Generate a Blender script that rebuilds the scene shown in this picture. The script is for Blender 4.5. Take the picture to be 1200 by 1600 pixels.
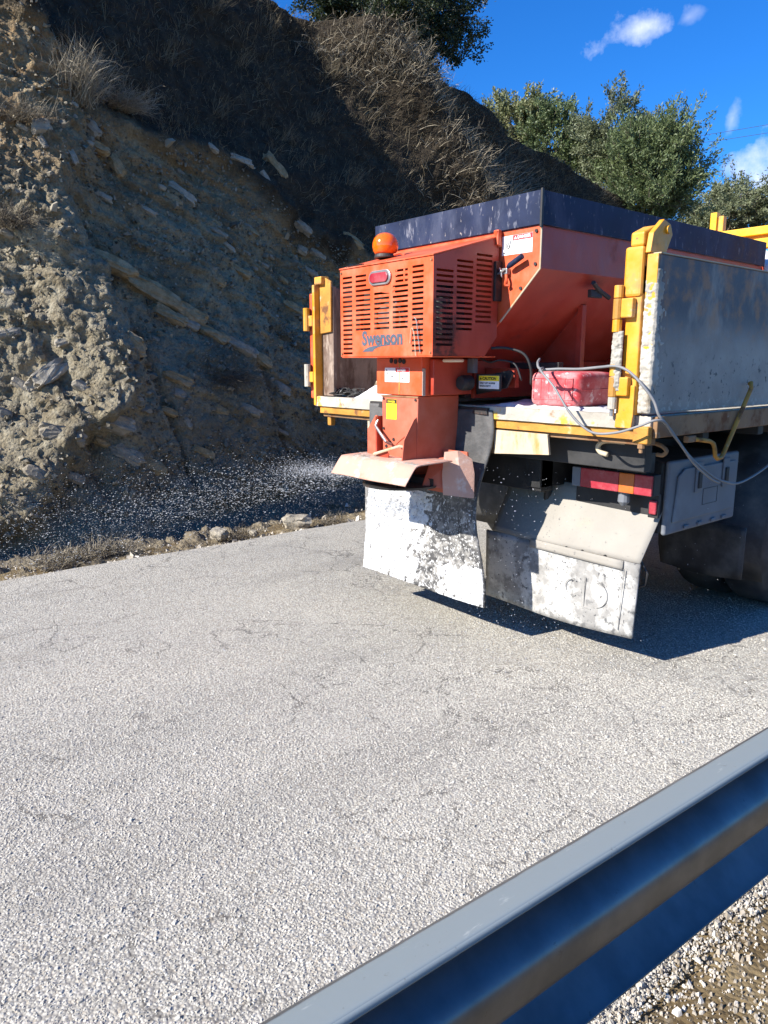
import bpy, bmesh, math, random
import numpy as np
from mathutils import Vector, Matrix, noise as mnoise

for o in list(bpy.data.objects):
    bpy.data.objects.remove(o)
SC = bpy.context.scene
COL = SC.collection
R = math.radians

# ------------------------------------------------------------------ camera
cam = bpy.data.cameras.new('camera')
cam.sensor_fit = 'VERTICAL'
cam.sensor_height = 36.0
cam.lens = 1145.0 / 1600.0 * 36.0
cam.clip_start = 0.05
cam.clip_end = 2000
cam_ob = bpy.data.objects.new('camera', cam)
cam_ob.location = (2.938, -2.904, 1.52)
cam_ob.rotation_euler = (R(90 - 11.4), 0, R(50.2))
COL.objects.link(cam_ob)
SC.camera = cam_ob

# ------------------------------------------------------------------ sky and sun
SUN_EL, SUN_AZ = 33.0, 11.0          # azimuth: degrees from -Y towards -X
to_sun = Vector((-math.sin(R(SUN_AZ)) * math.cos(R(SUN_EL)), -math.cos(R(SUN_AZ)) * math.cos(R(SUN_EL)), math.sin(R(SUN_EL))))
SC.view_settings.view_transform = 'Standard'
SC.view_settings.look = 'None'
SC.view_settings.exposure = 1.03
SC.view_settings.gamma = 1.0
SC.view_settings.use_curve_mapping = False
SC.cycles.max_bounces = 5
SC.cycles.diffuse_bounces = 3
SC.cycles.glossy_bounces = 2
SC.cycles.transmission_bounces = 2
SC.cycles.transparent_max_bounces = 4
sun = bpy.data.lights.new('sun', 'SUN')
sun.energy = 4.7
sun.angle = R(0.5)
sun.color = (1.0, 0.955, 0.88)
sun_ob = bpy.data.objects.new('sun', sun)
sun_ob.rotation_euler = (-to_sun).to_track_quat('-Z', 'Y').to_euler()
sun_ob.location = (0, 0, 30)
COL.objects.link(sun_ob)

W = bpy.data.worlds.new('World')
SC.world = W
W.use_nodes = True
wt = W.node_tree
wt.nodes.clear()
def wn(t, **kw):
    n = wt.nodes.new(t)
    for k, v in kw.items():
        setattr(n, k, v)
    return n
def wl(a, b):
    wt.links.new(a, b)
def wmath(op, a, b=None, clamp=False):
    n = wn('ShaderNodeMath', operation=op)
    n.use_clamp = clamp
    for i, v in enumerate((a, b)):
        if v is None: continue
        if isinstance(v, (int, float)): n.inputs[i].default_value = v
        else: wl(v, n.inputs[i])
    return n.outputs[0]
sky = wn('ShaderNodeTexSky', sky_type='NISHITA')
sky.sun_disc = False
sky.sun_elevation = R(SUN_EL)
# sun_rotation is measured clockwise from +Y seen from above
sky.sun_rotation = math.atan2(to_sun.x, to_sun.y)
sky.altitude = 600
sky.air_density = 1.0
sky.dust_density = 0.2
sky.ozone_density = 4.0
hs = wn('ShaderNodeHueSaturation')
hs.inputs['Saturation'].default_value = 1.25
hs.inputs['Value'].default_value = 1.0
wl(sky.outputs[0], hs.inputs['Color'])
tc = wn('ShaderNodeTexCoord')
dirv = tc.outputs['Generated']
nz = wn('ShaderNodeTexNoise')
nz.inputs['Scale'].default_value = 26.0
nz.inputs['Detail'].default_value = 7.0
nz.inputs['Roughness'].default_value = 0.58
wl(dirv, nz.inputs['Vector'])
nz2 = wn('ShaderNodeTexNoise')
nz2.inputs['Scale'].default_value = 9.0
nz2.inputs['Detail'].default_value = 2.0
wl(dirv, nz2.inputs['Vector'])
def wdot(v):
    n = wn('ShaderNodeVectorMath', operation='DOT_PRODUCT')
    wl(dirv, n.inputs[0]); n.inputs[1].default_value = v
    return n.outputs['Value']
mask = None
for d, sx, sy, tilt, amt in [((-.503, .786, .361), .058, .025, 10, .85), ((-.462, .809, .364), .020, .011, 18, .28),
                        ((-.431, .862, .267), .012, .026, -12, .5), ((-.385, .898, .215), .075, .05, 25, 1.0),
                        ((-.30, .93, .20), .10, .055, 5, 1.0), ((-.10, .96, .25), .12, .04, 5, .9),
                        ((.35, .86, .37), .10, .04, -8, .9), ((.75, .45, .48), .12, .05, 10, .9), ((-.85, -.25, .46), .11, .045, 12, .9),
                        ((.82, -.3, .48), .13, .05, -6, .9)]:
    d = Vector(d).normalized()
    rt = d.cross(Vector((0, 0, 1))).normalized()
    up = rt.cross(d)
    a = R(tilt)
    r2 = rt * math.cos(a) + up * math.sin(a)
    u2 = -rt * math.sin(a) + up * math.cos(a)
    A = wmath('DIVIDE', wdot(r2), sx)
    B = wmath('DIVIDE', wdot(u2), sy)
    q = wmath('SQRT', wmath('ADD', wmath('MULTIPLY', A, A), wmath('MULTIPLY', B, B)))
    m = wmath('ADD', wmath('SUBTRACT', 0.82, q), wmath('MULTIPLY', wmath('SUBTRACT', nz.outputs[0], 0.5), 1.9))
    m = wmath('MULTIPLY', m, 1.15, True)
    m = wmath('MULTIPLY', wmath('MULTIPLY', m, wmath('GREATER_THAN', wdot(d), 0.5)), amt)
    mask = m if mask is None else wmath('MAXIMUM', mask, m)
mx = wn('ShaderNodeMix', data_type='RGBA')
wl(mask, mx.inputs['Factor'])
tint = wn('ShaderNodeMix', data_type='RGBA', blend_type='MULTIPLY')
tint.inputs['Factor'].default_value = 1.0
wl(hs.outputs[0], tint.inputs['A'])
tint.inputs['B'].default_value = (.45, .90, 1.30, 1)
wl(tint.outputs['Result'], mx.inputs['A'])
cmx = wn('ShaderNodeMix', data_type='RGBA')
wl(nz2.outputs[0], cmx.inputs['Factor'])
cmx.inputs['A'].default_value = (6.2, 6.8, 8.0, 1)
cmx.inputs['B'].default_value = (8.6, 8.8, 9.0, 1)
wl(cmx.outputs['Result'], mx.inputs['B'])
bg = wn('ShaderNodeBackground')
bg.inputs['Strength'].default_value = 0.082
wl(mx.outputs['Result'], bg.inputs['Color'])
wo = wn('ShaderNodeOutputWorld')
wl(bg.outputs[0], wo.inputs['Surface'])

# ------------------------------------------------------------------ helpers
def tag(o, label=None, cat=None, group=None, kind=None):
    if label: o['label'] = label
    if cat: o['category'] = cat
    if group: o['group'] = group
    if kind: o['kind'] = kind
    return o

def thing(name, loc, label, cat, group=None):
    e = bpy.data.objects.new(name, None)
    e.empty_display_size = 0.1
    e.location = loc
    COL.objects.link(e)
    tag(e, label, cat, group)
    return e

def attach(o, parent):
    """child meshes carry world coordinates"""
    if parent is not None:
        o.parent = parent
        if parent.type == 'EMPTY':
            o.matrix_parent_inverse = Matrix.Translation(parent.location).inverted()
    return o

def mesh_obj(name, verts, faces, mat, parent=None, smooth=False):
    me = bpy.data.meshes.new(name)
    me.from_pydata([tuple(v) for v in verts], [], [tuple(f) for f in faces])
    me.update()
    if mat is not None:
        me.materials.append(mat)
    if smooth:
        me.polygons.foreach_set('use_smooth', [True] * len(me.polygons))
    o = bpy.data.objects.new(name, me)
    COL.objects.link(o)
    return attach(o, parent)

def np_mesh(name, V, F, mat, parent=None, smooth=False, attrs=None):
    """V (n,3), F (m,k) with constant k"""
    V = np.ascontiguousarray(V, dtype=np.float32)
    F = np.ascontiguousarray(F, dtype=np.int32)
    me = bpy.data.meshes.new(name)
    m, k = F.shape
    me.vertices.add(len(V)); me.vertices.foreach_set('co', V.ravel())
    me.loops.add(m * k); me.loops.foreach_set('vertex_index', F.ravel())
    me.polygons.add(m)
    me.polygons.foreach_set('loop_start', np.arange(0, m * k, k, dtype=np.int32))
    me.polygons.foreach_set('loop_total', np.full(m, k, dtype=np.int32))
    me.polygons.foreach_set('use_smooth', np.full(m, smooth, dtype=bool))
    for an, av in (attrs or {}).items():
        at = me.attributes.new(an, 'FLOAT', 'POINT')
        at.data.foreach_set('value', np.ascontiguousarray(av, dtype=np.float32))
    me.update(calc_edges=True)
    me.validate()
    me.materials.append(mat)
    o = bpy.data.objects.new(name, me)
    COL.objects.link(o)
    return attach(o, parent)

def bevel(o, w=0.004, seg=2, angle=35):
    m = o.modifiers.new('bevel', 'BEVEL')
    m.width = w; m.segments = seg; m.limit_method = 'ANGLE'; m.angle_limit = R(angle)
    m.harden_normals = False
    return o

class MB:
    def __init__(s):
        s.v = []; s.f = []
    def add(s, vs, fs):
        b = len(s.v)
        s.v += [tuple(v) for v in vs]
        s.f += [tuple(i + b for i in f) for f in fs]
        return s
    def box(s, x0, x1, y0, y1, z0, z1):
        vs = [(x, y, z) for z in (z0, z1) for y in (y0, y1) for x in (x0, x1)]
        return s.add(vs, [(0, 2, 3, 1), (4, 5, 7, 6), (0, 1, 5, 4), (2, 6, 7, 3), (0, 4, 6, 2), (1, 3, 7, 5)])
    def prism(s, poly, axis, a, b):
        """poly: 2d points in the other two axes (ordered), extruded a..b along axis"""
        n = len(poly)
        def P(p, t):
            if axis == 0: return (t, p[0], p[1])
            if axis == 1: return (p[0], t, p[1])
            return (p[0], p[1], t)
        vs = [P(p, a) for p in poly] + [P(p, b) for p in poly]
        fs = [tuple(range(n))[::-1], tuple(range(n, 2 * n))]
        fs += [(i, (i + 1) % n, n + (i + 1) % n, n + i) for i in range(n)]
        return s.add(vs, fs)
    def tube(s, pts, r, n=8, caps=True):
        pts = [Vector(p) for p in pts]
        rs = r if isinstance(r, (list, tuple)) else [r] * len(pts)
        rings = []
        prev = None
        for i, p in enumerate(pts):
            t = (pts[min(i + 1, len(pts) - 1)] - pts[max(i - 1, 0)])
            if t.length < 1e-9: t = Vector((0, 0, 1))
            t.normalize()
            if prev is None:
                a = Vector((0, 0, 1)) if abs(t.z) < .9 else Vector((1, 0, 0))
                x = t.cross(a).normalized()
            else:
                x = (prev - t * prev.dot(t))
                x = x.normalized() if x.length > 1e-6 else t.orthogonal().normalized()
            prev = x
            y = t.cross(x)
            rings.append([p + (x * math.cos(2 * math.pi * k / n) + y * math.sin(2 * math.pi * k / n)) * rs[i] for k in range(n)])
        vs = [v for g in rings for v in g]
        fs = []
        for i in range(len(rings) - 1):
            for k in range(n):
                fs.append((i * n + k, i * n + (k + 1) % n, (i + 1) * n + (k + 1) % n, (i + 1) * n + k))
        if caps:
            fs.append(tuple(range(n))[::-1]); fs.append(tuple((len(rings) - 1) * n + k for k in range(n)))
        return s.add(vs, fs)
    def lathe(s, prof, c, axis=2, n=24):
        """prof: (radius, height) list; about axis through c"""
        vs = []
        for r_, h in prof:
            for k in range(n):
                a = 2 * math.pi * k / n
                u, w = r_ * math.cos(a), r_ * math.sin(a)
                if axis == 2: p = (c[0] + u, c[1] + w, c[2] + h)
                elif axis == 0: p = (c[0] + h, c[1] + u, c[2] + w)
                else: p = (c[0] + u, c[1] + h, c[2] + w)
                vs.append(p)
        fs = []
        for i in range(len(prof) - 1):
            for k in range(n):
                fs.append((i * n + k, i * n + (k + 1) % n, (i + 1) * n + (k + 1) % n, (i + 1) * n + k))
        fs.append(tuple(range(n))[::-1]); fs.append(tuple((len(prof) - 1) * n + k for k in range(n)))
        return s.add(vs, fs)
    def sheet(s, rows, th):
        """grid of points given a thickness (vector)"""
        nr, nc = len(rows), len(rows[0])
        th = Vector(th)
        top = [Vector(p) for r_ in rows for p in r_]
        bot = [p + th for p in top]
        N = nr * nc
        fs = []
        for i in range(nr - 1):
            for j in range(nc - 1):
                a, b, c, d = i * nc + j, i * nc + j + 1, (i + 1) * nc + j + 1, (i + 1) * nc + j
                fs += [(a, b, c, d), (N + d, N + c, N + b, N + a)]
        ring = [j for j in range(nc)] + [i * nc + nc - 1 for i in range(1, nr)] + [(nr - 1) * nc + j for j in range(nc - 2, -1, -1)] + [i * nc for i in range(nr - 2, 0, -1)]
        for i in range(len(ring)):
            a, b = ring[i], ring[(i + 1) % len(ring)]
            fs.append((b, a, N + a, N + b))
        return s.add(top + bot, fs)
    def build(s, name, mat, parent=None, bev=0.0, smooth=False, seg=2):
        o = mesh_obj(name, s.v, s.f, mat, parent, smooth)
        bm = bmesh.new(); bm.from_mesh(o.data)
        bmesh.ops.recalc_face_normals(bm, faces=bm.faces)
        bm.to_mesh(o.data); bm.free()
        if bev: bevel(o, bev, seg)
        return o

def spline(pts, n=8):
    """Catmull-Rom through points"""
    P = [Vector(p) for p in pts]
    P = [P[0] * 2 - P[1]] + P + [P[-1] * 2 - P[-2]]
    out = []
    for i in range(1, len(P) - 2):
        for k in range(n):
            t = k / n
            a, b, c, d = P[i - 1], P[i], P[i + 1], P[i + 2]
            out.append(0.5 * ((2 * b) + (c - a) * t + (2 * a - 5 * b + 4 * c - d) * t * t + (3 * b - a - 3 * c + d) * t ** 3))
    out.append(P[-2])
    return out

# vectorised noise -------------------------------------------------
def _h(ix, iy, iz, seed):
    n = (ix.astype(np.int64) * 374761393 + iy.astype(np.int64) * 668265263 + iz.astype(np.int64) * 2147483647 + seed * 974634777) & 0xffffffff
    n = ((n ^ (n >> 13)) * 1274126177) & 0xffffffff
    n = ((n ^ (n >> 16)) * 2246822519) & 0xffffffff
    return ((n ^ (n >> 15)) & 0xffffff) / float(0xffffff)
def vnoise(x, y, z, seed=0):
    x, y, z = np.broadcast_arrays(np.asarray(x, float), np.asarray(y, float), np.asarray(z, float))
    fx, fy, fz = np.floor(x), np.floor(y), np.floor(z)
    tx, ty, tz = x - fx, y - fy, z - fz
    tx = tx * tx * tx * (tx * (tx * 6 - 15) + 10); ty = ty * ty * ty * (ty * (ty * 6 - 15) + 10); tz = tz * tz * tz * (tz * (tz * 6 - 15) + 10)
    r = 0
    for dx in (0, 1):
        for dy in (0, 1):
            for dz in (0, 1):
                w = (tx if dx else 1 - tx) * (ty if dy else 1 - ty) * (tz if dz else 1 - tz)
                r = r + w * _h(fx + dx, fy + dy, fz + dz, seed)
    return r * 2 - 1
def fbm(x, y, z, s, oct=4, seed=0, gain=.5):
    r = 0; a = 1; f = 1 / s
    for i in range(oct):
        r = r + a * vnoise(x * f + 17.3 * i, y * f - 5.1 * i, z * f + 3.7 * i, seed + i)
        a *= gain; f *= 2.03
    return r
def ridged(x, y, z, s, oct=3, seed=0):
    r = 0; a = 1; f = 1 / s
    for i in range(oct):
        r = r + a * (1 - 2 * np.abs(vnoise(x * f + 7.7 * i, y * f, z * f - 2.2 * i, seed + i)))
        a *= .5; f *= 2.1
    return r
def sstep(a, b, x):
    t = np.clip((x - a) / (b - a), 0, 1)
    return t * t * (3 - 2 * t)

# materials --------------------------------------------------------
class NT:
    def __init__(s, name):
        s.m = bpy.data.materials.new(name); s.m.use_nodes = True
        s.t = s.m.node_tree; s.t.nodes.clear()
        s.out = s.n('ShaderNodeOutputMaterial')
        s.b = s.n('ShaderNodeBsdfPrincipled')
        s.l(s.b.outputs[0], s.out.inputs['Surface'])
        s.tc = s.n('ShaderNodeTexCoord')
        s.co = s.tc.outputs['Object']
    def n(s, t, **kw):
        x = s.t.nodes.new(t)
        for k, v in kw.items(): setattr(x, k, v)
        return x
    def l(s, a, b): s.t.links.new(a, b)
    def put(s, sock, v):
        if isinstance(v, (int, float)): sock.default_value = v
        elif isinstance(v, tuple):
            sock.default_value = v if len(v) == 4 or sock.type == 'VECTOR' else v + (1,)
        else: s.l(v, sock)
    def scaled(s, sc):
        m = s.n('ShaderNodeMapping'); s.l(s.co, m.inputs['Vector']); m.inputs['Scale'].default_value = sc
        return m.outputs[0]
    def noise(s, scale, detail=4, rough=.55, vec=None, dist=0):
        x = s.n('ShaderNodeTexNoise'); x.inputs['Scale'].default_value = scale; x.inputs['Detail'].default_value = detail
        x.inputs['Roughness'].default_value = rough; x.inputs['Distortion'].default_value = dist
        s.l(vec or s.co, x.inputs['Vector']); return x.outputs[0]
    def voro(s, scale, feature='F1', out='Distance', vec=None, rand=1.0):
        x = s.n('ShaderNodeTexVoronoi', feature=feature); x.inputs['Scale'].default_value = scale
        x.inputs['Randomness'].default_value = rand
        s.l(vec or s.co, x.inputs['Vector']); return x.outputs[out]
    def ramp(s, v, lo, hi, a=0.0, b=1.0):
        x = s.n('ShaderNodeMapRange'); x.interpolation_type = 'SMOOTHSTEP'
        s.l(v, x.inputs[0]); x.inputs[1].default_value = lo; x.inputs[2].default_value = hi
        x.inputs[3].default_value = a; x.inputs[4].default_value = b
        return x.outputs[0]
    def math(s, op, a, b=0.0, clamp=False):
        x = s.n('ShaderNodeMath', operation=op); x.use_clamp = clamp
        s.put(x.inputs[0], a); s.put(x.inputs[1], b); return x.outputs[0]
    def mix(s, f, a, b, mode='MIX'):
        x = s.n('ShaderNodeMix', data_type='RGBA', blend_type=mode)
        s.put(x.inputs['Factor'], f); s.put(x.inputs['A'], a); s.put(x.inputs['B'], b)
        return x.outputs['Result']
    def attr(s, nm):
        x = s.n('ShaderNodeAttribute'); x.attribute_name = nm; return x.outputs['Fac']
    def sep(s, v=None):
        x = s.n('ShaderNodeSeparateXYZ'); s.l(v or s.co, x.inputs[0]); return x.outputs
    def bump(s, h, strength=.4, dist=.01, prev=None):
        x = s.n('ShaderNodeBump'); x.inputs['Strength'].default_value = strength; x.inputs['Distance'].default_value = dist
        s.l(h, x.inputs['Height'])
        if prev is not None: s.l(prev, x.inputs['Normal'])
        return x.outputs[0]
    def fin(s, col, rough=.6, metal=0.0, normal=None, spec=.5):
        s.put(s.b.inputs['Base Color'], col); s.put(s.b.inputs['Roughness'], rough); s.put(s.b.inputs['Metallic'], metal)
        s.b.inputs['Specular IOR Level'].default_value = spec
        if normal is not None: s.l(normal, s.b.inputs['Normal'])
        return s.m

def weathered(name, base, var=.25, rough=.45, layers=(), metal=0.0, bump=.15, bscale=60, dust=0.0, dustcol=(.42, .38, .33), streak=False, spec=.5, stain=None):
    """painted or bare surface: base colour mottled, wear layers (colour, scale, lo, hi, detail), dust"""
    k = NT(name)
    n1 = k.noise(3.5, 5, .6)
    dark = tuple(c * (1 - var) for c in base); lite = tuple(min(1, c * (1 + var * .6)) for c in base)
    col = k.mix(k.ramp(n1, .3, .7), dark, lite)
    rg = k.math('ADD', k.math('MULTIPLY', k.noise(14, 4), .3), rough - .15)
    for i, (c, sc, lo, hi, det) in enumerate(layers):
        v = k.scaled((1, 1, .35)) if streak else k.co
        f = k.ramp(k.noise(sc, det, .62, v), lo, hi)
        col = k.mix(f, col, c)
        rg = k.math('ADD', rg, k.math('MULTIPLY', f, .25), True)
    if dust:
        f = k.math('MULTIPLY', k.ramp(k.noise(7, 6, .65), .35, .75), dust)
        col = k.mix(f, col, dustcol)
        rg = k.math('ADD', rg, k.math('MULTIPLY', f, .4), True)
    if stain: col = stain(k, col)
    nb = k.bump(k.noise(bscale, 4, .6), bump, .004)
    return k.fin(col, rg, metal, nb, spec)
# ------------------------------------------------------------------ setting materials
def mat_road():
    k = NT('chip_seal')
    x = k.sep()
    chips = k.voro(105, 'F1', 'Distance')
    chipc = k.voro(105, 'F1', 'Color')
    cs = k.n('ShaderNodeSeparateColor'); k.l(chipc, cs.inputs[0])
    big = k.noise(.55, 5, .6); mid = k.noise(5, 4, .6)
    col = k.mix(k.ramp(cs.outputs[0], 0, 1), (.345, .322, .275), (.56, .528, .455))
    col = k.mix(k.math('MULTIPLY', k.ramp(cs.outputs[1], .8, .97), .5), col, (.40, .33, .24))
    col = k.mix(k.math('MULTIPLY', k.ramp(chips, .42, .75), .55), col, (.17, .155, .14))
    col = k.mix(k.ramp(big, .40, .72, 0, .42), col, (.27, .26, .24))
    col = k.mix(k.ramp(mid, .5, .8, 0, .22), col, (.56, .53, .48))
    trk = k.noise(1.6, 4, .6, k.scaled((1, .12, 1)))
    col = k.mix(k.ramp(trk, .50, .68, 0, .30), col, (.20, .188, .165))
    col = k.mix(k.ramp(k.noise(2.4, 5, .65, k.scaled((1, .5, 1))), .58, .74, 0, .28), col, (.26, .235, .18))
    # fatigue cracks
    wob = k.n('ShaderNodeVectorMath', operation='ADD')
    wn_ = k.n('ShaderNodeTexNoise'); wn_.inputs['Scale'].default_value = 6; wn_.inputs['Detail'].default_value = 5
    k.l(k.co, wn_.inputs['Vector'])
    sc_ = k.n('ShaderNodeVectorMath', operation='SCALE'); k.l(wn_.outputs['Color'], sc_.inputs[0]); sc_.inputs['Scale'].default_value = .22
    k.l(k.co, wob.inputs[0]); k.l(sc_.outputs[0], wob.inputs[1])
    e = k.voro(2.3, 'DISTANCE_TO_EDGE', 'Distance', wob.outputs[0])
    where = k.ramp(k.noise(.9, 3, .6), .42, .56)
    gap = k.ramp(k.noise(9, 3, .6), .34, .50)
    cr = k.math('MULTIPLY', k.math('MULTIPLY', k.ramp(e, .003, .020, 1, 0), where), gap)
    col = k.mix(k.math('MULTIPLY', cr, .62), col, (.07, .064, .058))
    e2 = k.voro(5.6, 'DISTANCE_TO_EDGE', 'Distance', wob.outputs[0])
    cr2 = k.math('MULTIPLY', k.ramp(e2, .004, .030, 1, 0), k.ramp(k.noise(1.1, 3, .6, k.scaled((1, 1.01, 1.7))), .46, .58))
    col = k.mix(k.math('MULTIPLY', cr2, .38), col, (.10, .09, .08))
    nb = k.bump(k.math('MULTIPLY', chips, -1.0), .6, .007)
    return k.fin(col, .82, 0, nb, .3)

def mat_verge():
    k = NT('verge_soil')
    a = k.noise(4, 6, .65); b = k.noise(30, 4, .6)
    col = k.mix(k.ramp(a, .35, .7), (.115, .08, .038), (.24, .18, .095))
    col = k.mix(k.ramp(b, .5, .8, 0, .6), col, (.34, .31, .26))
    vo = k.voro(60, 'F1', 'Distance')
    nb = k.bump(k.math('ADD', k.math('MULTIPLY', vo, -.6), b), .7, .015)
    return k.fin(col, .9, 0, nb, .2)

def mat_hill():
    k = NT('cut_slope_soil')
    clay = k.attr('clay'); veg = k.attr('veg'); och = k.attr('ochre'); grv = k.attr('scree')
    a = k.noise(1.3, 6, .62); b = k.noise(7, 6, .65); c = k.noise(38, 5, .65)
    mp_ = k.n('ShaderNodeMapping'); k.l(k.co, mp_.inputs['Vector']); mp_.inputs['Rotation'].default_value = (R(25), 0, 0); mp_.inputs['Scale'].default_value = (.8, .8, 4.2); st = mp_.outputs[0]
    s_ = k.noise(2.2, 5, .6, st)
    col = k.mix(k.ramp(a, .35, .68), (.165, .132, .082), (.335, .28, .18))
    col = k.mix(k.ramp(s_, .55, .72, 0, .65), col, (.225, .19, .13))
    col = k.mix(k.ramp(b, .56, .74, 0, .6), col, (.42, .37, .265))
    col = k.mix(k.math('MULTIPLY', clay, k.ramp(b, .35, .75)), col, (.345, .305, .22))
    col = k.mix(k.math('MULTIPLY', och, k.ramp(b, .3, .62)), col, (.26, .165, .08))
    col = k.mix(k.math('MULTIPLY', och, k.ramp(s_, .5, .7)), col, (.37, .275, .155))
    col = k.mix(k.math('MULTIPLY', grv, .75), col, k.mix(k.ramp(c, .4, .65), (.16, .135, .10), (.34, .29, .215)))
    col = k.mix(veg, col, k.mix(k.ramp(b, .4, .66), (.026, .020, .014), (.062, .047, .030)))
    col = k.mix(k.ramp(c, .35, .72, 0, .42), col, (.07, .058, .042), 'MIX')
    vo = k.voro(30, 'F1', 'Distance')
    h = k.math('ADD', k.math('MULTIPLY', vo, -.6), c)
    nb = k.bump(h, .9, .03)
    return k.fin(col, .93, 0, nb, .15)

def mat_rock(name, a, b):
    k = NT(name)
    n1 = k.noise(9, 6, .65); n2 = k.noise(3, 3)
    col = k.mix(k.ramp(n1, .35, .68), a, b)
    col = k.mix(k.ramp(n2, .5, .75, 0, .5), col, (.20, .15, .09))
    nb = k.bump(k.noise(28, 6, .7), .6, .02)
    return k.fin(col, .88, 0, nb, .2)

M = {}
M['road'] = mat_road()
M['verge'] = mat_verge()
M['hill'] = mat_hill()
M['tan'] = mat_rock('tan_limestone', (.22, .16, .085), (.38, .285, .165))
M['pale'] = mat_rock('pale_limestone', (.26, .225, .17), (.42, .375, .30))
M['grey'] = mat_rock('grey_shale', (.20, .172, .13), (.36, .31, .235))

def simple_attr_mat(name, c0, c1, rough=.8, trans=0.0, spec=.2, attr='tone'):
    k = NT(name)
    t = k.attr(attr)
    col = k.mix(t, c0, c1)
    m = k.fin(col, rough, 0, None, spec)
    if trans:
        tr = k.n('ShaderNodeBsdfTranslucent'); k.l(col, tr.inputs['Color'])
        ms = k.n('ShaderNodeMixShader'); ms.inputs[0].default_value = trans
        k.l(k.b.outputs[0], ms.inputs[1]); k.l(tr.outputs[0], ms.inputs[2])
        k.l(ms.outputs[0], k.out.inputs['Surface'])
    return m
M['straw'] = simple_attr_mat('dry_grass', (.062, .048, .034), (.40, .335, .215), .8, .2)
M['twig'] = simple_attr_mat('dry_twig', (.06, .047, .035), (.40, .345, .25), .8, .0)
M['chip'] = simple_attr_mat('stone_chip', (.33, .308, .265), (.585, .552, .485), .8)
M['dirtchip'] = simple_attr_mat('verge_pebble', (.19, .145, .09), (.62, .57, .49), .85)
M['shalechip'] = simple_attr_mat('shale_fragment', (.07, .06, .045), (.31, .27, .20), .85)
M['salt_grain'] = simple_attr_mat('salt_grain', (.20, .205, .22), (.50, .51, .53), .7)

# ------------------------------------------------------------------ ground, road
gr = MB()
gr.add([(-400, -400, -.09), (400, -400, -.09), (400, 600, -.09), (-400, 600, -.09)], [(0, 1, 2, 3)])
tag(gr.build('ground', M['verge']), 'brown earth around the road', 'ground', kind='structure')

rng = np.random.default_rng(5)
def strip(name, x0f, x1f, ys, nx, zf, mat):
    Y = np.asarray(ys)
    T = np.linspace(0, 1, nx)
    YY, TT = np.meshgrid(Y, T, indexing='ij')
    X0 = x0f(YY); X1 = x1f(YY)
    XX = X0 + (X1 - X0) * TT
    ZZ = zf(XX, YY, TT)
    V = np.stack([XX, YY, ZZ], -1).reshape(-1, 3)
    n0, n1 = YY.shape
    i = np.arange(n0 - 1)[:, None] * n1 + np.arange(n1 - 1)[None]
    F = np.stack([i, i + 1, i + n1 + 1, i + n1], -1).reshape(-1, 4)
    return np_mesh(name, V, F, mat, smooth=True)
def road_left(Y):
    return -2.76 - .02 * (Y + 1.5) * 0 + .03 * fbm(Y, 0, 0, .7, 4, 91) - .0
def road_right(Y):
    return 2.215 + .05 * (Y + 1.5) + .035 * fbm(Y, 3, 0, .5, 4, 92)
ysr = np.concatenate([np.arange(-14, -4, .4), np.arange(-4, 6, .04), np.arange(6, 80, .8)])
def road_z(X, Y, T):
    edge = np.minimum(T, 1 - T)
    return -.05 * np.exp(-edge / .004) + .006 * fbm(X, Y, 0, 1.1, 3, 93)
tag(strip('road', road_left, road_right, ysr, 160, road_z, M['road']), 'pale cracked chip-seal road surface', 'road', kind='structure')

def verge_z(X, Y, T):
    return -.016 + .012 * fbm(X, Y, 0, .35, 4, 94) - .02 * T * 8 * (T > .3)
tag(strip('verge', lambda Y: 2.10 + 0 * Y, lambda Y: 9 + 0 * Y, ysr, 120, verge_z, M['verge']), 'brown gravelly verge behind the guardrail', 'verge', kind='structure')

# ------------------------------------------------------------------ hillside
TY = np.array([-14, -7, -2, -.5, .5, 2, 4, 6, 9, 13, 20, 40, 90]); TX = np.array([-5.2, -4.4, -3.65, -3.5, -3.8, -4.3, -4.5, -4.4, -4.6, -4.8, -5.0, -5.5, -6])
HY = np.array([-14, -2, 3.86, 4.5, 5.2, 6.2, 6.94, 7.45, 8.75, 10.86, 13.2, 14.4, 16, 19, 30, 90]); HZ = np.array([7.6, 7.3, 6.94, 6.81, 6.7, 6.51, 6.38, 6.28, 5.91, 5.62, 5.13, 4.94, 4.75, 4.6, 4.3, 4.0])
COT = .45
BZ = np.array([0, .5, .8, 1.1, 1.33, 2.07, 2.8, 3.3, 4, 4.6, 5.4, 8]); BY = np.array([-1.5, -1.2, -.95, -.35, -.12, -.1, -.45, -.35, -.02, -.25, -.6, -1.2])
VY = np.array([-14, -2, -.7, -.2, .2, .77, 1.87, 2.5, 2.94, 3.95, 6, 10, 90]); VZ = np.array([5.6, 5.4, 5.0, 4.55, 4.1, 3.93, 4.0, 3.55, 3.2, 3.0, 2.3, 1.6, 1.0])
NRM = np.array([1, 0, COT]) / math.hypot(1, COT)

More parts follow.
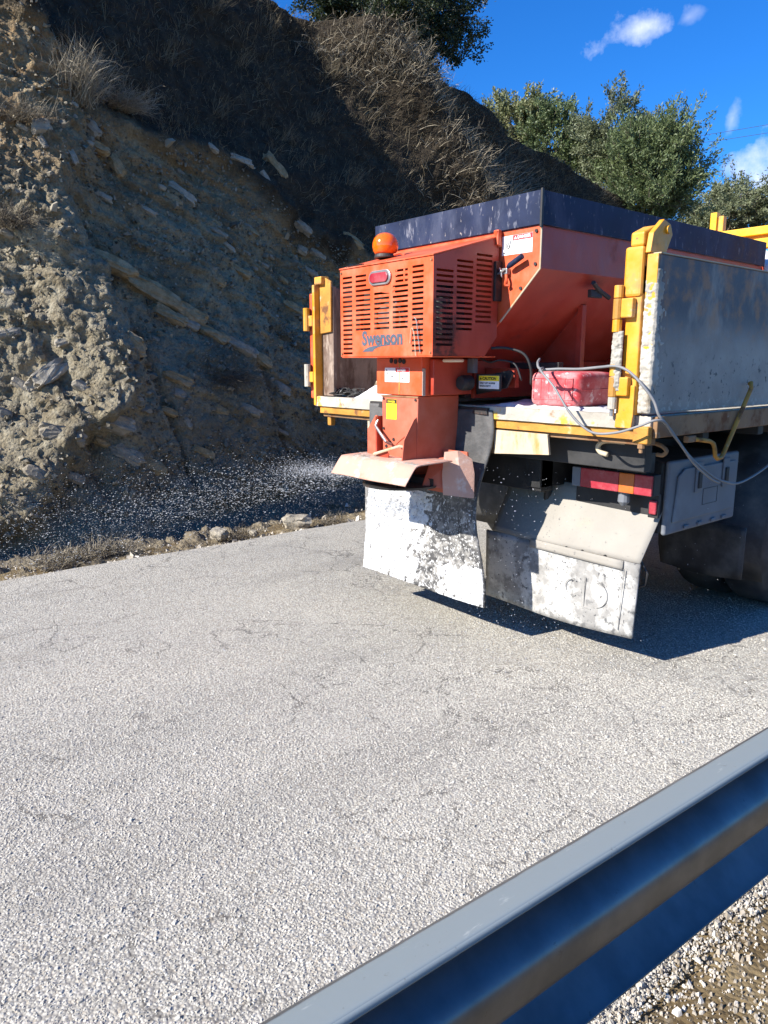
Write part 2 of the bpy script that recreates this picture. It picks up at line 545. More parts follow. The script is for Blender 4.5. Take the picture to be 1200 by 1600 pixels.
def veg_f(Y, z):
    zb = np.interp(Y, VY, VZ) + .22 * fbm(Y, z, 0, .5, 3, 31)
    return sstep(-.10, .22, z - zb)
def hill_disp(Y, z):
    q = z
    edge = np.interp(z, BZ, BY) + .12 * fbm(Y, z, 2, .4, 3, 11)
    b = sstep(.30, -.16, Y - edge)
    bul = b * np.clip(.40 + .36 * (Y - edge), -.6, .45)
    rc = np.interp(z, [3.0, 4.2, 5.6, 6.6, 7], [7.6, 6.9, 5.9, 5.4, 5.3])
    rib = .62 * np.exp(-((Y - rc) / .55) ** 2) * sstep(2.8, 4.2, z)
    g = .9 * np.exp(-((Y - 8.6) / 1.0) ** 2) * sstep(1.5, 3.5, z) * .5
    v = veg_f(Y, z)
    d = bul + rib + .17 * fbm(Y, z, 0, 1.3, 2, 12)
    # strata: beds dip towards +Y
    t = z * .9 + Y * .42 + .10 * fbm(Y, z, 1, .6, 3, 13)
    s1 = np.abs(((t / .34) % 1.0) - .5) * 2
    s2 = np.abs(((t / .135 + .3) % 1.0) - .5) * 2
    amp = .5 + .5 * vnoise(Y * .9, z * .9, 5, 14)
    d = d + (1 - v) * amp * (.075 * (sstep(.35, .65, s1) - .5) + .04 * (sstep(.25, .75, s2) - .5))
    clod = .7 + .45 * b
    d = d + (1 - v) * clod * (.016 * ridged(Y, z, 3, .26, 3, 15) + .020 * fbm(Y, z, 4, .10, 3, 16, .62) + .022 * fbm(Y, z, 5, .040, 3, 28, .6))
    d = d + .05 * v * fbm(Y, z, 6, .25, 3, 17)
    # gullies washed down the face
    d = d - (1 - v) * .10 * np.exp(-((vnoise(Y * 1.3 + .25 * z, z * .16, 9, 18)) / .13) ** 2)
    # turf overhang along the top of the bare soil
    zb = np.interp(Y, VY, VZ)
    d = d + .14 * np.exp(-((z - zb - .12) / .16) ** 2)
    d = d + .55 * np.clip(.55 - z, 0, 1) ** 2 * sstep(-1.5, .6, Y)
    return d
def hill_point(Y, z):
    Y = np.asarray(Y, float); z = np.asarray(z, float)
    fade = sstep(0, .25, z)
    d = hill_disp(Y, z) * fade
    X = np.interp(Y, TY, TX) - COT * z + d * NRM[0]
    return np.stack([X, Y + .03 * fbm(Y, z, 8, .12, 2, 19) * fade, z + d * NRM[2] * .5], -1)

ysh = np.concatenate([np.arange(-14, -2.6, .25), np.arange(-2.6, -1.2, .03), np.arange(-1.2, 4.5, .0165), np.arange(4.5, 9, .026), np.arange(9, 16, .09), np.arange(16, 90, 1.2)])
rows = []
veg_r, och_r, scr_r, cly_r = [], [], [], []
toe = np.interp(ysh, TY, TX)
HC = np.interp(ysh, HY, HZ)
xl = -2.70
for t in np.linspace(0, 1, 26)[:-1]:
    X = xl + (toe - xl) * t
    z = -.05 - .06 * math.sin(math.pi * t) + .03 * fbm(X, ysh, 0, .22, 4, 21) * min(1, t * 5) + .035 * t * t
    z = z + .05 * np.clip(fbm(X, ysh, 3, .10, 2, 22), 0, 1) * min(1, t * 4)
    rows.append(np.stack([X, ysh, z], -1))
    veg_r.append(0 * X); och_r.append(.35 * (1 - t) + 0 * X); scr_r.append(t + 0 * X); cly_r.append(0 * X)
for t in np.linspace(0, 1, 330):
    z = HC * t
    P = hill_point(ysh, z)
    P[:, 2] += -.0 + .02 * (1 - t)
    rows.append(P)
    v = veg_f(ysh, z)
    zb = np.interp(ysh, VY, VZ)
    veg_r.append(v)
    left = sstep(.3, -.4, ysh) * sstep(2.9, 3.6, z)
    och_r.append(np.clip(np.exp(-((z - zb + .25) / .42) ** 2) + left, 0, 1) * (1 - v))
    cly_r.append(sstep(.25, -.2, ysh - np.interp(z, BZ, BY)) * sstep(.3, .9, z) * sstep(4.2, 3.2, z))
    scr_r.append(sstep(.95, .25, z + .25 * fbm(ysh, z, 0, .5, 3, 23)) * sstep(-1.6, -.2, ysh + z * .3))
last = rows[-1]
for t in np.linspace(0, 1, 26)[1:]:
    dx = 40 * t ** 2
    P = last.copy()
    P[:, 0] -= dx
    P[:, 2] += .18 * np.minimum(dx, 12) * .6 - .25 * sstep(0, 1, dx) * 0 + .12 * fbm(P[:, 0], P[:, 1], 0, 1.2, 3, 24) * min(1, dx * 2)
    rows.append(P)
    veg_r.append(np.ones_like(ysh) * .6); och_r.append(0 * ysh); scr_r.append(0 * ysh); cly_r.append(0 * ysh)
G = np.stack(rows, 0)
nr, nc = G.shape[:2]
i = np.arange(nr - 1)[:, None] * nc + np.arange(nc - 1)[None]
F = np.stack([i, i + 1, i + nc + 1, i + nc], -1).reshape(-1, 4)
hill = np_mesh('hillside', G.reshape(-1, 3), F, M['hill'], smooth=True,
               attrs={'veg': np.concatenate(veg_r), 'ochre': np.concatenate(och_r), 'scree': np.concatenate(scr_r), 'clay': np.concatenate(cly_r)})
tag(hill, 'steep roadside cut slope of clay and rock layers under dark dry grass', 'hillside', kind='structure')

# stones bedded in the slope --------------------------------------
def rock_mesh(name, L, Wd, T, seed, blocky=.6, sub=3):
    bm = bmesh.new()
    bmesh.ops.create_cube(bm, size=2)
    bmesh.ops.subdivide_edges(bm, edges=bm.edges, cuts=sub, use_grid_fill=True)
    for v in bm.verts:
        p = v.co.copy()
        q = p.normalized() * 1.25
        p = p.lerp(q, 1 - blocky)
        n = mnoise.noise_vector(p * 1.1 + Vector((seed * 7.1, seed * 3.3, seed))) * .34 + mnoise.noise_vector(p * 2.6 + Vector((seed, 0, seed * 2.2))) * .20 + mnoise.noise_vector(p * 6.1 + Vector((seed, 9, seed))) * .07
        p += n
        v.co = Vector((p.x * L * .5, p.y * Wd * .5, p.z * T * .5))
    me = bpy.data.meshes.new(name)
    bm.to_mesh(me); bm.free()
    return me
STONES = [(-0.48, 2.64, 0.06, 2.41, 0.139, 'tan'), (0.09, 2.4, 0.63, 2.14, 0.175, 'tan'), (0.59, 2.12, 0.9, 1.97, 0.154, 'tan'), (0.97, 3.59, 1.3, 3.4, 0.105, 'pale'), (3.61, 3.33, 3.98, 3.12, 0.111, 'tan'), (-0.66, 3.66, -0.5, 3.69, 0.136, 'pale'), (-0.6, 3.57, -0.56, 3.48, 0.062, 'grey'), (-0.34, 3.53, -0.3, 3.4, 0.063, 'pale'), (0.0, 4.02, 0.12, 3.88, 0.134, 'grey'), (-0.03, 3.81, 0.2, 3.72, 0.08, 'tan'), (0.28, 3.73, 0.36, 3.55, 0.124, 'tan'), (-0.78, 3.69, -0.69, 3.65, 0.049, 'pale'), (1.36, 1.7, 1.49, 1.59, 0.105, 'tan'), (1.48, 1.57, 1.65, 1.47, 0.106, 'tan'), (1.73, 1.26, 1.91, 1.13, 0.123, 'grey'), (-0.32, 1.76, -0.08, 1.6, 0.162, 'tan'), (-0.53, 1.53, -0.14, 1.42, 0.061, 'grey'), (-1.06, 1.35, -0.74, 1.52, 0.149, 'pale'), (0.29, 1.24, 0.41, 1.18, 0.092, 'grey'), (-0.67, 1.06, -0.33, 0.91, 0.142, 'grey'), (-1.09, 0.92, -0.78, 0.84, 0.146, 'grey'), (-0.63, 0.86, -0.52, 0.8, 0.058, 'tan'), (-0.47, 0.76, -0.25, 0.62, 0.14, 'grey'), (-.18, .6, .02, .5, .12, 'tan'), (-1.23, 1.79, -1.04, 1.83, 0.068, 'pale'), (1.97, 4.04, 2.29, 3.98, 0.099, 'pale'), (2.61, 4.21, 2.81, 3.93, 0.121, 'tan'), (1.66, 4.13, 1.76, 4.06, 0.064, 'pale'), (2.83, 3.38, 3.06, 3.23, 0.087, 'grey'), (0.47, 3.18, 0.63, 3.1, 0.049, 'pale'), (1.38, 3.08, 1.56, 2.99, 0.061, 'grey'), (1.54, 2.95, 1.67, 2.85, 0.062, 'pale'), (2.38, 3.91, 2.44, 3.79, 0.067, 'pale'), (0.32, 1.84, 0.49, 1.79, 0.054, 'tan'), (0.34, 0.97, 0.4, 0.88, 0.066, 'grey'), (1.8, 1.74, 2.11, 1.69, 0.047, 'tan'), (2.43, 2.65, 2.53, 2.58, 0.05, 'tan'), (-1.2, 1.41, -1.07, 1.3, 0.078, 'pale'), (-0.82, 1.69, -0.57, 1.75, 0.071, 'pale'), (-0.72, 1.34, -0.57, 1.23, 0.082, 'pale'), (-1.41, 1.15, -1.27, 1.09, 0.108, 'grey'), (0.75, 1.04, 0.87, 0.97, 0.083, 'tan'), (0.37, 0.68, 0.6, 0.58, 0.08, 'tan'), (-1.31, 0.62, -1.18, 0.53, 0.097, 'grey'), (-0.95, 0.58, -0.8, 0.5, 0.09, 'grey')]
for si in range(46):
    y = rng.uniform(-1.5, 5.5); z = rng.uniform(.4, 1) * np.interp(y, VY, VZ)
    L = rng.uniform(.05, .15)
    STONES.append((y, z, y + L * .9, z - L * rng.uniform(.2, .6), L * rng.uniform(.35, .7), ['tan', 'grey', 'grey', 'pale'][si % 4]))
for si in range(26):      # broken ledges following the dip of the beds
    y = rng.uniform(.1, 4.2); z = rng.uniform(.8, .96 * float(np.interp(y, VY, VZ)))
    z = round((z * .9 + y * .42) / .34) * .34; z = (z - y * .42) / .9
    if not .6 < z < 3.6: continue
    L = rng.uniform(.14, .34)
    STONES.append((y, z, y + L * .9, z - L * .42, L * rng.uniform(.28, .42), ['tan', 'grey', 'tan'][si % 3]))
for si, (y0, z0, y1, z1, th, tone) in enumerate(STONES):
    A = hill_point(y0, z0); B = hill_point(y1, z1)
    c = Vector((A + B) / 2)
    L = math.hypot(y1 - y0, (z1 - z0) * 1.1)
    if si > 2: L = min(L, 2.9 * th)
    slab = L > th * 2.0
    ax = Vector((0.0, y1 - y0, (z1 - z0))); ax.x = -COT * ax.z * .8
    ax.normalize()
    nrm = Vector(NRM); nrm = (nrm - ax * nrm.dot(ax)).normalized()
    bt = nrm.cross(ax)
    me = rock_mesh('rock_slab' if slab else 'stone', L * 1.06, max(th * .95, .04), max(th * (1.1 if slab else .9), .05), si + 3, .62 if slab else .4, 6 if L > .25 else 3)
    me.materials.append(M[tone])
    o = bpy.data.objects.new('rock_slab' if slab else 'stone', me)
    mat = Matrix((ax, bt, nrm)).transposed().to_4x4()
    mat.translation = c + nrm * (th * .02)
    COL.objects.link(o)
    o.parent = hill
    o.matrix_world = mat
    o.matrix_basis = mat

# loose stones at the foot of the slope
def ground_stone(x, y, L, Wd, T, seed, tone, label, z=-.02, rot=0.):
    me = rock_mesh('stone', L, Wd, T, seed, .45, 4)
    me.materials.append(M[tone])
    for p in me.polygons: p.use_smooth = False
    o = bpy.data.objects.new('stone', me)
    o.location = (x, y, z + T * .28); o.rotation_euler = (0.1, .08, rot)
    COL.objects.link(o)
    tag(o, label, 'stone', 'loose stones at the foot of the slope')
ground_stone(-3.02, .95, .25, .16, .12, 51, 'pale', 'largest pale loose stone on the verge left of the rubber flap', -.03, .9)
ground_stone(-3.05, .12, .14, .11, .09, 52, 'pale', 'fist-sized pale stone on the verge beside a dry brown weed', -.03, .4)
ground_stone(-2.95, .42, .07, .05, .045, 53, 'pale', 'small pale stone between the two larger stones on the verge', -.03, .2)

# scattered fragments: one mesh each, uncountable ------------------
def chips(name, P, S, H, mat, seed, label, cat, parent=None, nrm=None):
    """faceted chips: four-sided frusta lying on points P, size S, height H"""
    r_ = np.random.default_rng(seed)
    n = len(P)
    a0 = r_.uniform(0, 2 * np.pi, n)
    V = np.zeros((n, 8, 3))
    tl = r_.normal(0, .35, (n, 2))
    for k in range(4):
        a = a0 + k * np.pi / 2 + r_.uniform(-.45, .45, n)
        r0 = S * r_.uniform(.7, 1.15, n) * .62
        x, y = np.cos(a) * r0, np.sin(a) * r0
        V[:, k] = np.stack([x, y, -.35 * H], -1)
        f = r_.uniform(.45, .85, n)
        V[:, 4 + k] = np.stack([x * f, y * f, H * (1 + tl[:, 0] * np.cos(a) + tl[:, 1] * np.sin(a))], -1)
    if nrm is not None:     # lean the chips onto the slope
        n_ = nrm
        t1 = np.cross(np.broadcast_to(np.array([0, 1., 0]), n_.shape), n_); t1 /= np.linalg.norm(t1, axis=-1, keepdims=True) + 1e-9
        t2 = np.cross(n_, t1)
        V = V[..., 0:1] * t1[:, None] + V[..., 1:2] * t2[:, None] + V[..., 2:3] * n_[:, None]
    V += P[:, None, :]
    base = np.arange(n)[:, None, None] * 8
    q = np.array([[4, 5, 6, 7], [0, 1, 5, 4], [1, 2, 6, 5], [2, 3, 7, 6], [3, 0, 4, 7]])[None]
    F = (base + q).reshape(-1, 4)
    tone = np.repeat(r_.beta(1.6, 1.4, n), 8)
    o = np_mesh(name, V.reshape(-1, 3), F, mat, parent, attrs={'tone': tone})
    return tag(o, label, cat, kind='stuff')

CX, CY = 2.938, -2.904
def road_pts(n, r0, r1, seed, xr=(-2.7, 2.2)):
    r_ = np.random.default_rng(seed)
    ang = r_.uniform(R(85), R(185), n * 2)
    rr = np.sqrt(r_.uniform(r0 ** 2, r1 ** 2, n * 2))
    x = CX + rr * np.cos(ang); y = CY + rr * np.sin(ang)
    ok = (x > xr[0]) & (x < xr[1])
    return np.stack([x, y], -1)[ok][:n]
p = road_pts(100000, 1.0, 3.6, 71)
p2 = road_pts(30000, 3.6, 5.2, 72)
p = np.concatenate([p, p2])
rz = .006 * fbm(p[:, 0], p[:, 1], 0, 1.1, 3, 93)
sz = np.random.default_rng(7).lognormal(math.log(.0054), .32, len(p))
chips('road_chippings', np.concatenate([p, rz[:, None]], 1), sz, sz * .30, M['chip'], 73, 'pale stone chippings bedded in the road surface', 'chippings')
# gravel and pebbles under and behind the guardrail
r_ = np.random.default_rng(8)
n = 52000
x = r_.uniform(2.1, 3.3, n); y = r_.uniform(-2.6, .6, n)
keep = r_.uniform(0, 1, n) < np.where(x < 2.22 + .05 * (y + 1.5) + .04 * fbm(x, y, 0, .3, 3, 5), 1.0, .34)
x, y = x[keep], y[keep]
sz = r_.lognormal(math.log(.0050), .45, len(x))
chips('verge_gravel', np.stack([x, y, np.where(x < 2.20 + .05 * (y + 1.5), .001, -.014 + .012 * fbm(x, y, 0, .35, 4, 94))], -1), sz, sz * .55, M['dirtchip'], 74, 'pale gravel and pebbles on the verge under the guardrail', 'gravel')
# roadside gravel at the foot of the slope
n = 9000
x = -2.74 - np.abs(r_.normal(0, .22, n)); y = r_.uniform(-2.4, 4, n)
sz = r_.lognormal(math.log(.014), .5, n)
chips('roadside_gravel', np.stack([x, y, np.full(n, -.055) - .06 * np.sin(np.clip((-2.7 - x) / .8, 0, 1) * math.pi) + .01], -1), sz, sz * .6, M['dirtchip'], 75, 'loose gravel along the far edge of the road', 'gravel')
# shale fragments sticking to the slope
n = 34000
y = r_.uniform(-2.0, 6.5, n); z = r_.uniform(0.02, 1, n) ** 1.2 * np.interp(y, VY, VZ) * 1.02
dens = .35 + .65 * sstep(-.25, .35, fbm(y, z * 1.6, 3, .45, 3, 41)) + .6 * (z < .6)
k_ = r_.uniform(0, 1, n) < dens
y, z = y[k_], z[k_]
sz = r_.lognormal(math.log(.017), .5, len(y))
P = hill_point(y, z)
e = .02
du = hill_point(y + e, z) - hill_point(y - e, z); dv = hill_point(y, z + e) - hill_point(y, z - e)
nn = np.cross(du, dv); nn /= np.linalg.norm(nn, axis=-1, keepdims=True)
nn[nn[:, 0] < 0] *= -1
chips('slope_rubble', P, sz, sz * .7, M['shalechip'], 76, 'small stone fragments stuck in the bare clay of the slope', 'rubble', nrm=nn)

# ------------------------------------------------------------------ grass and shrubs
def blades(P, D, L, Wd, droop, seed, out=None):
    """curved ribbons, three segments: returns V,F,(tone)"""
    r_ = np.random.default_rng(seed)
    n = len(P)
    side = np.cross(D, r_.normal(0, 1, (n, 3))); side /= np.linalg.norm(side, axis=-1, keepdims=True) + 1e-9
    V = np.zeros((n, 7, 3))
    g = np.array([0, 0, -1.0])
    bend = r_.normal(0, .12, (n, 3))
    for k, t in enumerate((0, .35, .7)):
        c = P + D * (L * t)[:, None] + (g * (droop * L * t * t)[:, None]) + bend * (L * t * t)[:, None]
        w = (Wd * (1 - .5 * t))[:, None]
        V[:, 2 * k] = c - side * w; V[:, 2 * k + 1] = c + side * w
    V[:, 6] = P + D * L[:, None] + g * (droop * L)[:, None] + bend * L[:, None]
    b = np.arange(n)[:, None, None] * 7
    T = np.array([[0, 1, 3], [0, 3, 2], [2, 3, 5], [2, 5, 4], [4, 5, 6]])[None]
    return V.reshape(-1, 3), (b + T).reshape(-1, 3)
def unit(a):
    return a / (np.linalg.norm(a, axis=-1, keepdims=True) + 1e-9)

n = 90000
r_ = np.random.default_rng(9)
y = r_.uniform(-2.5, 15, n); z = r_.uniform(0, 1, n) ** .8 * (np.interp(y, HY, HZ) + .02)
k_ = r_.uniform(0, 1, n) < veg_f(y, z) * (.35 + .65 * sstep(-.3, .3, fbm(y, z, 1, .5, 3, 45)))
y, z = y[k_], z[k_]
P = hill_point(y, z)
D = unit(np.stack([r_.normal(.45, .4, len(y)), r_.normal(.0, .45, len(y)), r_.normal(.75, .4, len(y))], -1))
clump = sstep(-.2, .6, fbm(y, z, 7, .3, 2, 46))
L = r_.uniform(.05, .20, len(y)) * (.6 + .9 * clump)
V, F = blades(P, D, L, r_.uniform(.0016, .0034, len(y)), r_.uniform(.1, .6, len(y)), 10)
tone = np.clip(r_.beta(1.2, 3.2, len(y)) + .35 * clump * (r_.uniform(0, 1, len(y)) > .72), 0, 1)
n2 = 5500
y2 = r_.uniform(4.0, 12, n2); z2 = np.interp(y2, HY, HZ) - np.abs(r_.normal(0, 1.5, n2))
k2 = (z2 > 2.2) & (r_.uniform(0, 1, n2) < sstep(-.35, .35, fbm(y2, z2, 2, .6, 3, 47)))
y2, z2 = y2[k2], z2[k2]
P2 = hill_point(y2, z2); m2_ = len(y2)
D2 = unit(np.stack([r_.normal(.5, .4, m2_), r_.normal(.25, .5, m2_), r_.normal(.6, .45, m2_)], -1))
V2, F2 = blades(P2, D2, r_.uniform(.12, .34, m2_), r_.uniform(.002, .0042, m2_), r_.uniform(.1, .8, m2_), 12)
V = np.concatenate([V, V2]); F = np.concatenate([F, F2 + len(V) - len(V2)]); tone = np.concatenate([tone, np.clip(r_.beta(1.1, 2.6, m2_), 0, 1)])
g1 = np_mesh('dry_grass', V, F, M['straw'], attrs={'tone': np.repeat(tone, 7)})
tag(g1, 'short dark dry grass covering the upper slope', 'grass', kind='stuff')

def twig_bush(name, base, H, spread, n, seed, label, group, lean=(0.3, 0, 0), tone=(.4, 1), width=.0028, upright=.8, mat='twig', sub=3, foot=0.0):
    r_ = np.random.default_rng(seed)
    base = np.asarray(base, float)
    # main stems
    dirs = unit(np.stack([r_.normal(lean[0], .5 * spread, n), r_.normal(lean[1], .6 * spread, n), r_.uniform(.35, 1, n) * upright + lean[2]], -1))
    L = H * r_.uniform(.45, 1.05, n)
    P0 = base + np.stack([r_.normal(0, .06, n) - .2 * foot * r_.uniform(-1, 1, n), r_.normal(0, .09 * spread + .03 + foot, n), r_.uniform(-.05, .02, n)], -1)
    if foot:
        zz = base[2] + (r_.normal(0, foot * .8, n)); P0 = hill_point(P0[:, 1], np.minimum(zz, np.interp(P0[:, 1], HY, HZ) - .05))
    Vs, Fs, Ts = [], [], []
    V, F = blades(P0, dirs, L, np.full(n, width), r_.uniform(.0, .3, n), seed + 1)
    Vs.append(V); Fs.append(F); Ts.append(np.repeat(r_.uniform(*tone, n), 7))
    off = len(V)
    for s_ in range(sub):
        t = r_.uniform(.3, .95, n)
        Q = P0 + dirs * (L * t)[:, None] - np.array([0, 0, 1.]) * (.12 * L * t * t)[:, None]
        d2 = unit(dirs + r_.normal(0, .55, (n, 3)))
        L2 = L * r_.uniform(.18, .42, n)
        V, F = blades(Q, d2, L2, np.full(n, width * .65), r_.uniform(-.1, .4, n), seed + 2 + s_)
        Vs.append(V); Fs.append(F + off); Ts.append(np.repeat(r_.uniform(*tone, n), 7)); off += len(V)
    e = thing(name, tuple(base), label, 'shrub' if 'bush' in name else 'grass tuft', group)
    tag(np_mesh('stems', np.concatenate(Vs), np.concatenate(Fs), M[mat], e, attrs={'tone': np.concatenate(Ts)}), kind='stuff')
    return e
def hp(y, z, o=0.0):
    p = hill_point(y, z); return (float(p[0]) + o, float(p[1]), float(p[2]))
BG = 'dry shrubs on the slope'
twig_bush('dry_bush', hp(-.10, 4.15, .03), .62, .55, 520, 201, 'tall pale grey dry bush at upper left on sunlit clay', BG, (.25, .05, .25))
twig_bush('dry_bush', hp(.52, 4.35, .05), .45, .9, 330, 202, 'straw coloured drooping dry bush right of the tall grey bush', BG, (.5, .25, -.1), upright=.6)
twig_bush('dry_bush', hp(-.75, 3.75, .05), .30, 1.1, 300, 203, 'low tangled weed with greenish stems below the yellow clay face', BG, (.5, 0, 0), (.1, .7), .0022)
twig_bush('dry_bush', hp(-1.02, 2.75, .05), .30, .9, 260, 204, 'dark scrubby plant at the left edge above the lumpy outcrop', BG, (.5, 0, .1), (.0, .35), .0022)
twig_bush('dry_bush', hp(.95, 1.35, .05), .35, .8, 200, 205, 'dark wiry weed hanging halfway up the bare slope', BG, (.4, .1, -.5), (.0, .2), .002)
TG = 'dry grass along the crest'
sp = [(4.75, 6.35, .34, 260, 'spiky pale grass tuft on the crest beneath the dark tree, farthest left'), (5.3, 6.1, .42, 620, 'big bleached brush clump on the crest below the dark tree'),
      (5.7, 5.8, .45, 560, 'bleached brush hanging just below the big clump'), (6.1, 5.55, .36, 240, 'grey brush clump lower down the lit rib'),
      (6.05, 4.95, .40, 170, 'dry grass clump above the bare yellow earth patch'), (6.5, 4.6, .42, 300, 'dry straw grass tuft beside the bare yellow earth patch'),
      (6.75, 4.15, .42, 420, 'rounded pale straw tuft just above the blue hopper edge'), (7.3, 4.6, .85, 90, 'sparse long curved grass stems leaning right in the dark hollow'),
      (8.0, 4.5, .9, 110, 'long arching grass stems right of the dark hollow'), (8.7, 4.35, .55, 120, 'tangled dry grass above the middle of the hopper'),
      (9.5, 4.3, .5, 120, 'tangled dry grass near the foot of the round green tree'), (6.75, 5.9, .35, 150, 'dry brush where the crest drops away from the dark tree')]
for q, (y, z, h, n_, lb) in enumerate(sp):
    twig_bush('grass_tuft', hp(y, z, .02), h, 1.1 if n_ > 200 else .55, int(n_ * .55), 220 + 7 * q, lb, TG, (.35, .12 if n_ > 200 else .45, .1), (.1, 1.) if n_ > 200 else (.4, 1.), .0045, .75, 'twig', 3 if n_ > 200 else 1, foot=.28 if n_ > 200 else .12)
rr_ = np.random.default_rng(77)
for q in range(10):
    y = [1.4, 2.1, 2.7, 3.2, 3.9, 4.4, 2.4, 1.1, 3.5, 4.1][q]; z = [5.2, 4.7, 5.6, 4.6, 5.1, 5.9, 6.2, 6.0, 6.4, 4.1][q]
    lb = ['below the top left of the slope', 'left of the middle of the dark slope', 'under the crest in the upper shade', 'above the long pale boulder band', 'in the middle of the dark slope', 'just under the crest brush',
          'near the top edge of the picture', 'close to the tall grey bush', 'beside the crest left of the dark tree', 'above the orange beacon'][q]
    twig_bush('grass_tuft', hp(y, z, .02), rr_.uniform(.3, .5), .5, 46, 330 + 9 * q, 'thin dry grass tuft ' + lb, 'thin grass tufts on the dark slope', (.35, .2, .1), (.05, .7), .003, .8, 'straw', 1)
VG = 'weeds along the road edge'
twig_bush('dry_weed', (-3.02, .30, -.06), .16, 1.0, 240, 401, 'dry reddish brown weed beside the fist-sized stone', VG, (.1, .1, 0), (.0, .35), .0022)
twig_bush('dry_weed', (-2.98, 1.35, -.06), .15, 1.2, 260, 402, 'straggly weeds left of the rubber flap at the road edge', VG, (.1, .1, 0), (.1, .6), .0022)
twig_bush('dry_weed', (-3.12, -1.25, -.06), .22, .9, 300, 403, 'grey green weed at the left edge beside the road', VG, (.1, .1, .1), (.2, .8), .0028)
twig_bush('dry_weed', (-3.2, -.85, -.06), .22, .9, 260, 404, 'second grey green weed in from the left edge', VG, (.1, .1, .1), (.2, .8), .0028)
twig_bush('dry_weed', (-3.0, -.25, -.08), .12, 1.2, 160, 405, 'low dry weed on the verge, left of the fist-sized stone', VG, (.1, .1, 0), (.0, .5), .0022)

# ------------------------------------------------------------------ trees
def leaf_mat(name, a, b, trans=.25):
    return simple_attr_mat(name, a, b, .45, trans, .4)
M['oak'] = leaf_mat('holm_oak_leaf', (.014, .022, .009), (.055, .075, .026))
M['olive'] = leaf_mat('olive_leaf', (.075, .095, .045), (.27, .29, .16))
M['green'] = leaf_mat('broad_green_leaf', (.055, .085, .030), (.21, .255, .11))
M['yellowgreen'] = leaf_mat('yellow_green_leaf', (.09, .105, .04), (.34, .34, .15))
M['bark'] = weathered('bark', (.12, .095, .07), .4, .9, bump=.5, bscale=25)

def tree(label, base, cc, rad, nlimb, ntwig, nleaf, leaf, mat, seed, group='trees along the crest', twigL=.45, up=.5, holes=.0):
    """base point, crown centre, crown radii; limbs reach into the crown, twigs carry the leaves"""
    r_ = np.random.default_rng(seed)
    rd = random.Random(seed)
    base = Vector(base); cc = Vector(cc); rad = Vector(rad)
    e = thing('tree', tuple(base), label, 'tree', group)
    mb = MB()
    h0 = base.lerp(cc, .75)
    tr = [base + (h0 - base) * t + Vector((rd.uniform(-.08, .08), rd.uniform(-.08, .08), 0)) * math.sin(math.pi * t) for t in (0, .25, .5, .75, 1)]
    r0 = .055 * (rad.x + rad.z) / 1.5
    mb.tube(tr, [r0 * 1.3, r0, r0 * .85, r0 * .75, r0 * .6], 8)
    tips = []
    for q in range(nlimb):
        while True:
            p = Vector((rd.uniform(-1, 1), rd.uniform(-1, 1), rd.uniform(-1, 1)))
            if .25 < p.length < 1: break
        p = p.normalized() * (p.length ** .5) * rd.uniform(.72, 1.0)
        tip = cc + Vector((p.x * rad.x, p.y * rad.y, p.z * rad.z))
        st = tr[2].lerp(tr[4], rd.random())
        mid = st.lerp(tip, .5) + Vector((rd.uniform(-.1, .1), rd.uniform(-.1, .1), .12 * rad.z))
        pts = [st, st.lerp(mid, .5), mid, mid.lerp(tip, .55), tip]
        mb.tube(pts, [r0 * .4, r0 * .3, r0 * .2, r0 * .12, r0 * .04], 5)
        tips.append((mid, tip, rd.uniform(.6, 1.25)))
    mb.build('trunk', M['bark'], e, smooth=True)
    # twigs
    Pt, Dt, St = [], [], []
    for mid, tip, s_ in tips:
        m_ = int(ntwig * s_)
        for j in range(m_):
            t = r_.uniform(.15, 1.05)
            p = np.array(mid.lerp(tip, t)) + r_.normal(0, .16, 3) * np.array([rad.x, rad.y, rad.z]) * .9
            o_ = p - np.array(cc)
            d = o_ / (np.linalg.norm(o_) + 1e-6) * .7 + r_.normal(0, .45, 3) + np.array([0, 0, up])
            Pt.append(p); Dt.append(d / np.linalg.norm(d)); St.append(r_.uniform(.5, 1.1) * twigL)
    Pt = np.array(Pt); Dt = np.array(Dt); St = np.array(St)
    nt = len(Pt)
    idx = r_.integers(0, nt, nleaf)
    t = r_.uniform(0, 1, nleaf)
    C_ = Pt[idx] + Dt[idx] * (St[idx] * t)[:, None] + r_.normal(0, .035, (nleaf, 3))
    d = unit(Dt[idx] * .8 + r_.normal(0, .6, (nleaf, 3)))
    s_ = unit(np.cross(d, r_.normal(0, 1, (nleaf, 3))))
    nrm = np.cross(d, s_)
    L = leaf[0] * r_.uniform(.6, 1.3, nleaf); Wd = leaf[1] * r_.uniform(.7, 1.2, nleaf)
    V = np.zeros((nleaf, 4, 3))
    V[:, 0] = C_
    V[:, 1] = C_ + d * (L * .5)[:, None] + s_ * Wd[:, None] + nrm * (Wd * .3)[:, None]
    V[:, 2] = C_ + d * L[:, None]
    V[:, 3] = C_ + d * (L * .5)[:, None] - s_ * Wd[:, None] + nrm * (Wd * .3)[:, None]
    F = np.arange(nleaf)[:, None] * 4 + np.array([[0, 1, 2, 3]])
    tw = r_.uniform(0, 1, nt)
    tone = np.clip(.55 * tw[idx] + .45 * r_.uniform(0, 1, nleaf) , 0, 1)
    tag(np_mesh('crown', V.reshape(-1, 3), F, mat, e, attrs={'tone': np.repeat(tone, 4)}), kind='stuff')
    # twig wood
    tv = Pt; V2, F2 = blades(Pt - Dt * .1, Dt, St + .1, np.full(nt, .006), np.full(nt, .05), seed + 5)
    tag(np_mesh('twigs', V2, F2, M['bark'], e), kind='stuff')
    return e
